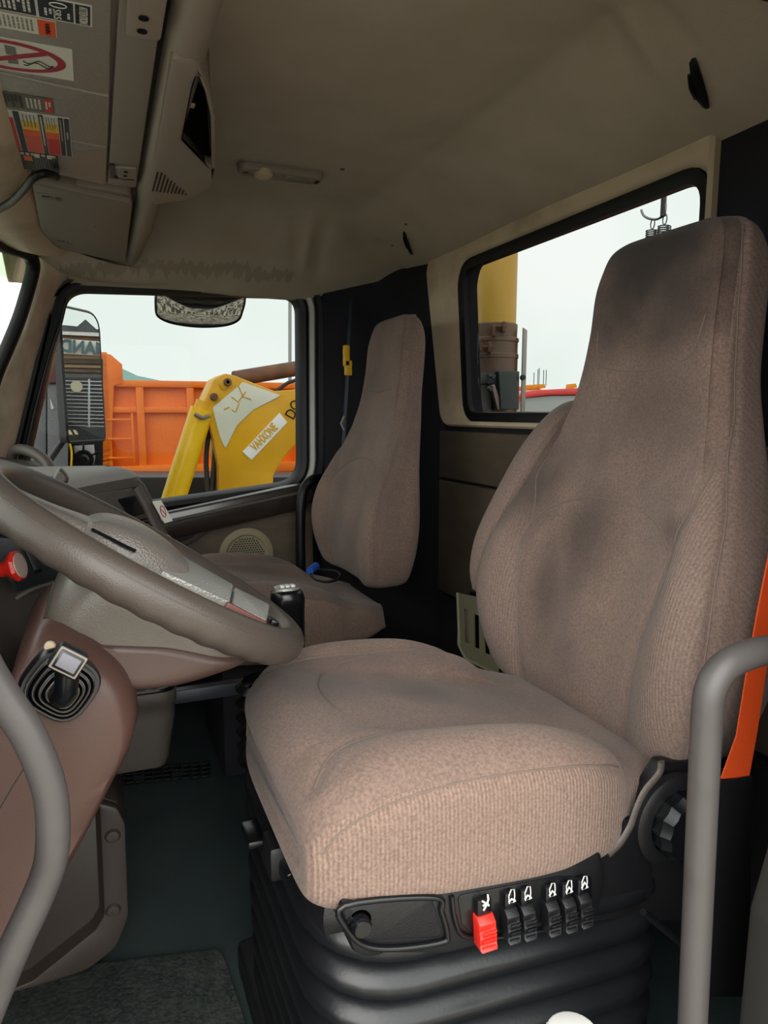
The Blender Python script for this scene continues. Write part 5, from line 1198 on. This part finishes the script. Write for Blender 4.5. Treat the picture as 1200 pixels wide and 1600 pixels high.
# neighbouring machine seen between pillar and mirror
gm = empty('machine_cabinet', at(75, 760, y=4.2), 'grey steel machine cabinet with fan unit behind the tall door mirror', 'cabinet')
def gp(name, px, Y, th, m, par=None, rad=.01, bev=.004):
    q = [at(u, v, y=Y) for u, v in px]; return plate(name, rpoly([Vector((p.x, p.z)) for p in q], rad, 3), [], YP(Y), th, m, par or gm, bev)
gp('cabinet_side', [(34, 600), (72, 600), (72, 1250), (34, 1250)], 4.3, .8, mat('cabinet_grey', '74767a', .5)); gp('cabinet_door', [(74, 600), (106, 600), (106, 800), (74, 800)], 4.28, .6, mat('cabinet_grey_door', '6c6e72', .5))
gp('maroon_hood', [(62, 545), (104, 545), (104, 598), (62, 598)], 4.25, .9, mat('maroon_hood_paint', '5a2428', .35)); gp('fan_housing', [(106, 560), (161, 560), (161, 800), (106, 800)], 4.4, .6, M_blackp)
gp('pale_strip', [(84, 500), (104, 500), (104, 545), (84, 545)], 4.6, .3, mat('pale_panel', 'b4b4b0', .6)); gp('white_wedge', [(78, 622), (84, 638), (80, 640)], 4.27, .01, M_white, None, .001, 0)
gp('fan_plate', [(115, 697), (147, 695), (149, 716), (144, 740), (149, 760), (116, 760), (120, 728)], 4.36, .03, mat('fan_plate_grey', 'a5a5a2', .5), None, .002, .001)
fc_ = at(131, 718, y=4.34); lathe('fan_hub', [(0, .02), (.02, .02), (.03, .01), (.05, .01), (.055, 0)], M_blackg, fc_, (0, -1, 0), gm, 20)
for k_ in range(6):
    a = k_ * math.pi / 3 + .5; box('fan_slot', fc_ + Vector((.072 * math.cos(a), -.008, .072 * math.sin(a))), (.04, .01, .012), M_blackg, gm, .002, Matrix.Rotation(-a, 3, 'Y'))
tube('yellow_hose', [at(108, 690, y=4.3), at(112, 710, y=4.3), at(109, 745, y=4.3)], .006, M_yel2, gm, 6, n=4)

# ------------------------------------------------------------------ outside, behind the rear window
MS = Vector((1.56, 2.60, 0))
ms = empty('crane_mast', (1.56, 2.60, -1.2), 'yellow crane mast on rusty clamped base just behind the rear window', 'crane')
M_my = mat('mast_yellow', 'c79e3c', .5, col2='bd9434', nscale=4, stretch=(1, 1, .3)); M_mb = mat('mast_base_brown', '6a5444', .55, col2='8a6430', nscale=6, nlo=.45, nhi=.75, stretch=(1, 1, .4))
zt = at(770, 507, y=2.6).z
lathe('column', [(.088, zt - .02), (.088, 2.6), (0, 2.6)], M_my, MS, (0, 0, 1), ms, 40)
lathe('base_tube', [(.098, -.6), (.098, zt - .14), (.101, zt - .139), (.101, zt - .125), (.097, zt - .12), (.097, zt - .075), (.101, zt - .072), (.101, zt - .06), (.093, zt - .055), (.095, zt - .004), (.09, zt)], M_mb, MS, (0, 0, 1), ms, 40)
fr_ = Vector((-.5, -.86, 0)).normalized(); sd_ = Vector((.86, -.5, 0))
for a, dz in ((-.005, -.028), (.035, -.012), (-.055, -.09), (-.02, -.09)):
    box('clamp_lug', MS + fr_ * .104 + sd_ * a + Vector((0, 0, zt + dz - .01)), (.012, .03, .04), M_rust, ms, .002, Matrix.Rotation(R(-30), 3, 'Z'))
for dz in (-.02, -.1): tube('clamp_bolt', [MS + fr_ * .11 + sd_ * (-.01 if dz > -.05 else -.065) + Vector((0, 0, zt + dz)), MS + fr_ * .11 + sd_ * (.045 if dz > -.05 else -.01) + Vector((0, 0, zt + dz))], .006, M_rust, ms, 8)
box('guard_plate', MS + sd_ * .125 + Vector((0, 0, zt - .30)), (.005, .10, .56), M_beiged, ms, .001, Matrix.Rotation(R(-42), 3, 'Z')); box('guard_plate', MS - sd_ * .115 + Vector((0, 0, zt - .30)), (.005, .10, .56), M_dashdk, ms, .001, Matrix.Rotation(R(-60), 3, 'Z'))
jb = gp('junction_box', [(779, 579), (812, 580), (811, 640), (783, 640)], 2.42, .10, mat('box_dark_green', '2d3634', .4), ms, .004, .003)
gp('bracket_arm', [(761, 582), (781, 578), (781, 600), (762, 600)], 2.44, .08, M_dashdk, ms, .004, .002); gp('bracket_strut', [(768, 602), (773, 600), (786, 640), (778, 640)], 2.43, .02, M_beiged, ms, .003, .001)
for (u, v) in ((816, 590), (769, 588), (765, 607)): lathe('bolt', [(0, .012), (.010, .012), (.012, 0)], M_dashdk, at(u, v, y=2.42), (0, -1, 0), ms, 8)
gp('valve_block', [(736, 602), (768, 602), (768, 645), (736, 645)], 2.46, .1, mat('greasy_grey', '4c4a45', .6, col2='33322f', nscale=30), ms, .006, .003)
rt = empty('red_truck', (4.5, 6.2, -1.2), 'red pickup roof with amber marker lights seen through the rear window', 'truck')
def rp_(name, px, Y, th, m, par=rt, rad=.02, bev=.01):
    q = [at(u, v, y=Y) for u, v in px]; return plate(name, rpoly([Vector((p.x, p.z)) for p in q], rad, 4), [], YP(Y), th, m, par, bev)
M_rp = mat('red_truck_paint', 'dd3a36', .3, coat=.5)
rp_('roof', [(806, 622), (815, 614), (850, 609), (905, 606), (1000, 607), (1060, 618), (1060, 624), (930, 616), (860, 617), (815, 622)], 6.0, 1.8, M_rp)
rp_('windscreen', [(814, 622), (862, 618), (930, 617), (1050, 624), (1070, 665), (796, 665)], 6.04, 1.7, mat('truck_glass', '9fa8a4', .12), rt); rp_('pillar', [(806, 620), (815, 620), (800, 665), (790, 665)], 6.0, .1, M_rp, rt, .004)
rp_('body', [(770, 663), (1100, 663), (1100, 760), (770, 760)], 5.9, 1.9, M_rp)
for x_ in (4.2, 6.8): lathe('wheel', [(0, .1), (.22, .1), (.25, .14), (.40, .12), (.42, -.1), (0, -.1)], M_black, (x_, 5.95, -.80), (0, -1, 0), rt, 24)
obx('lower_body', 3.5, 7.6, 6.0, 7.7, -.6, .45, M_rp, rt, .05)
for i, u in enumerate((826, 836, 847, 896)): rp_('marker_light', [(u - 5, 609 - i * .6), (u - 4, 602 - i * .6), (u + 4, 601 - i * .6), (u + 6, 607 - i * .6)], 6.05, .08, mat('amber_%d' % i, 'e8940c', .3), rt, .004, .002)
for (u, t, b) in ((834, 582, 602), (840, 577, 602), (842, 575, 602), (849, 578, 602), (853, 578, 603)): tube('antenna', [at(u, b, y=6.2), at(u + (b - t) * .03, t, y=6.2)], .004, M_dashdk, rt, 5)
sp = empty('spring_hoses', at(1030, 345, x=1.5), 'two coiled suzie springs with rings hanging from a hook outside rear window', 'springs')
for (u, v) in ((1019, 365), (1038, 358)):
    c = at(u, v, x=1.5); bm = bmesh.new(); pts = [c + Vector((.017 * math.cos(t), .017 * math.sin(t), .010 - t * .0009)) for t in [k * .45 for k in range(int(2 * math.pi * 11 / .45))]]
    tubem(bm, pts, .0018, 6); frombm('coil', bm, mat('spring_steel', '55585a', .35, .8), sp, sharp=None)
    tube('ring', [c + Vector((.010 * math.cos(t) * .2, .010 * math.cos(t), .026 + .014 * math.sin(t))) for t in [k * .5 for k in range(13)]], .0018, mat('ring_steel', '6a6d6e', .3, .8), sp, 6, closed=True)
tube('hook', [at(u, v, x=1.5) for u, v in [(1002, 328), (1006, 337), (1016, 342), (1028, 342), (1038, 334), (1040, 318)]], .0035, mat('hook_steel', '8a8d8d', .3, .8), sp, 8, n=4)
tube('hook_shank', [at(1036, 338, x=1.5), at(1038, 290, x=1.5), Vector((1.5, 1.45, 1.80)), Vector((1.5, .75, 1.80)), Vector((1.5, .70, 1.7)), Vector((1.5, .70, -1.22))], .008, M_barg, sp, 8)
bpy.context.view_layer.update()
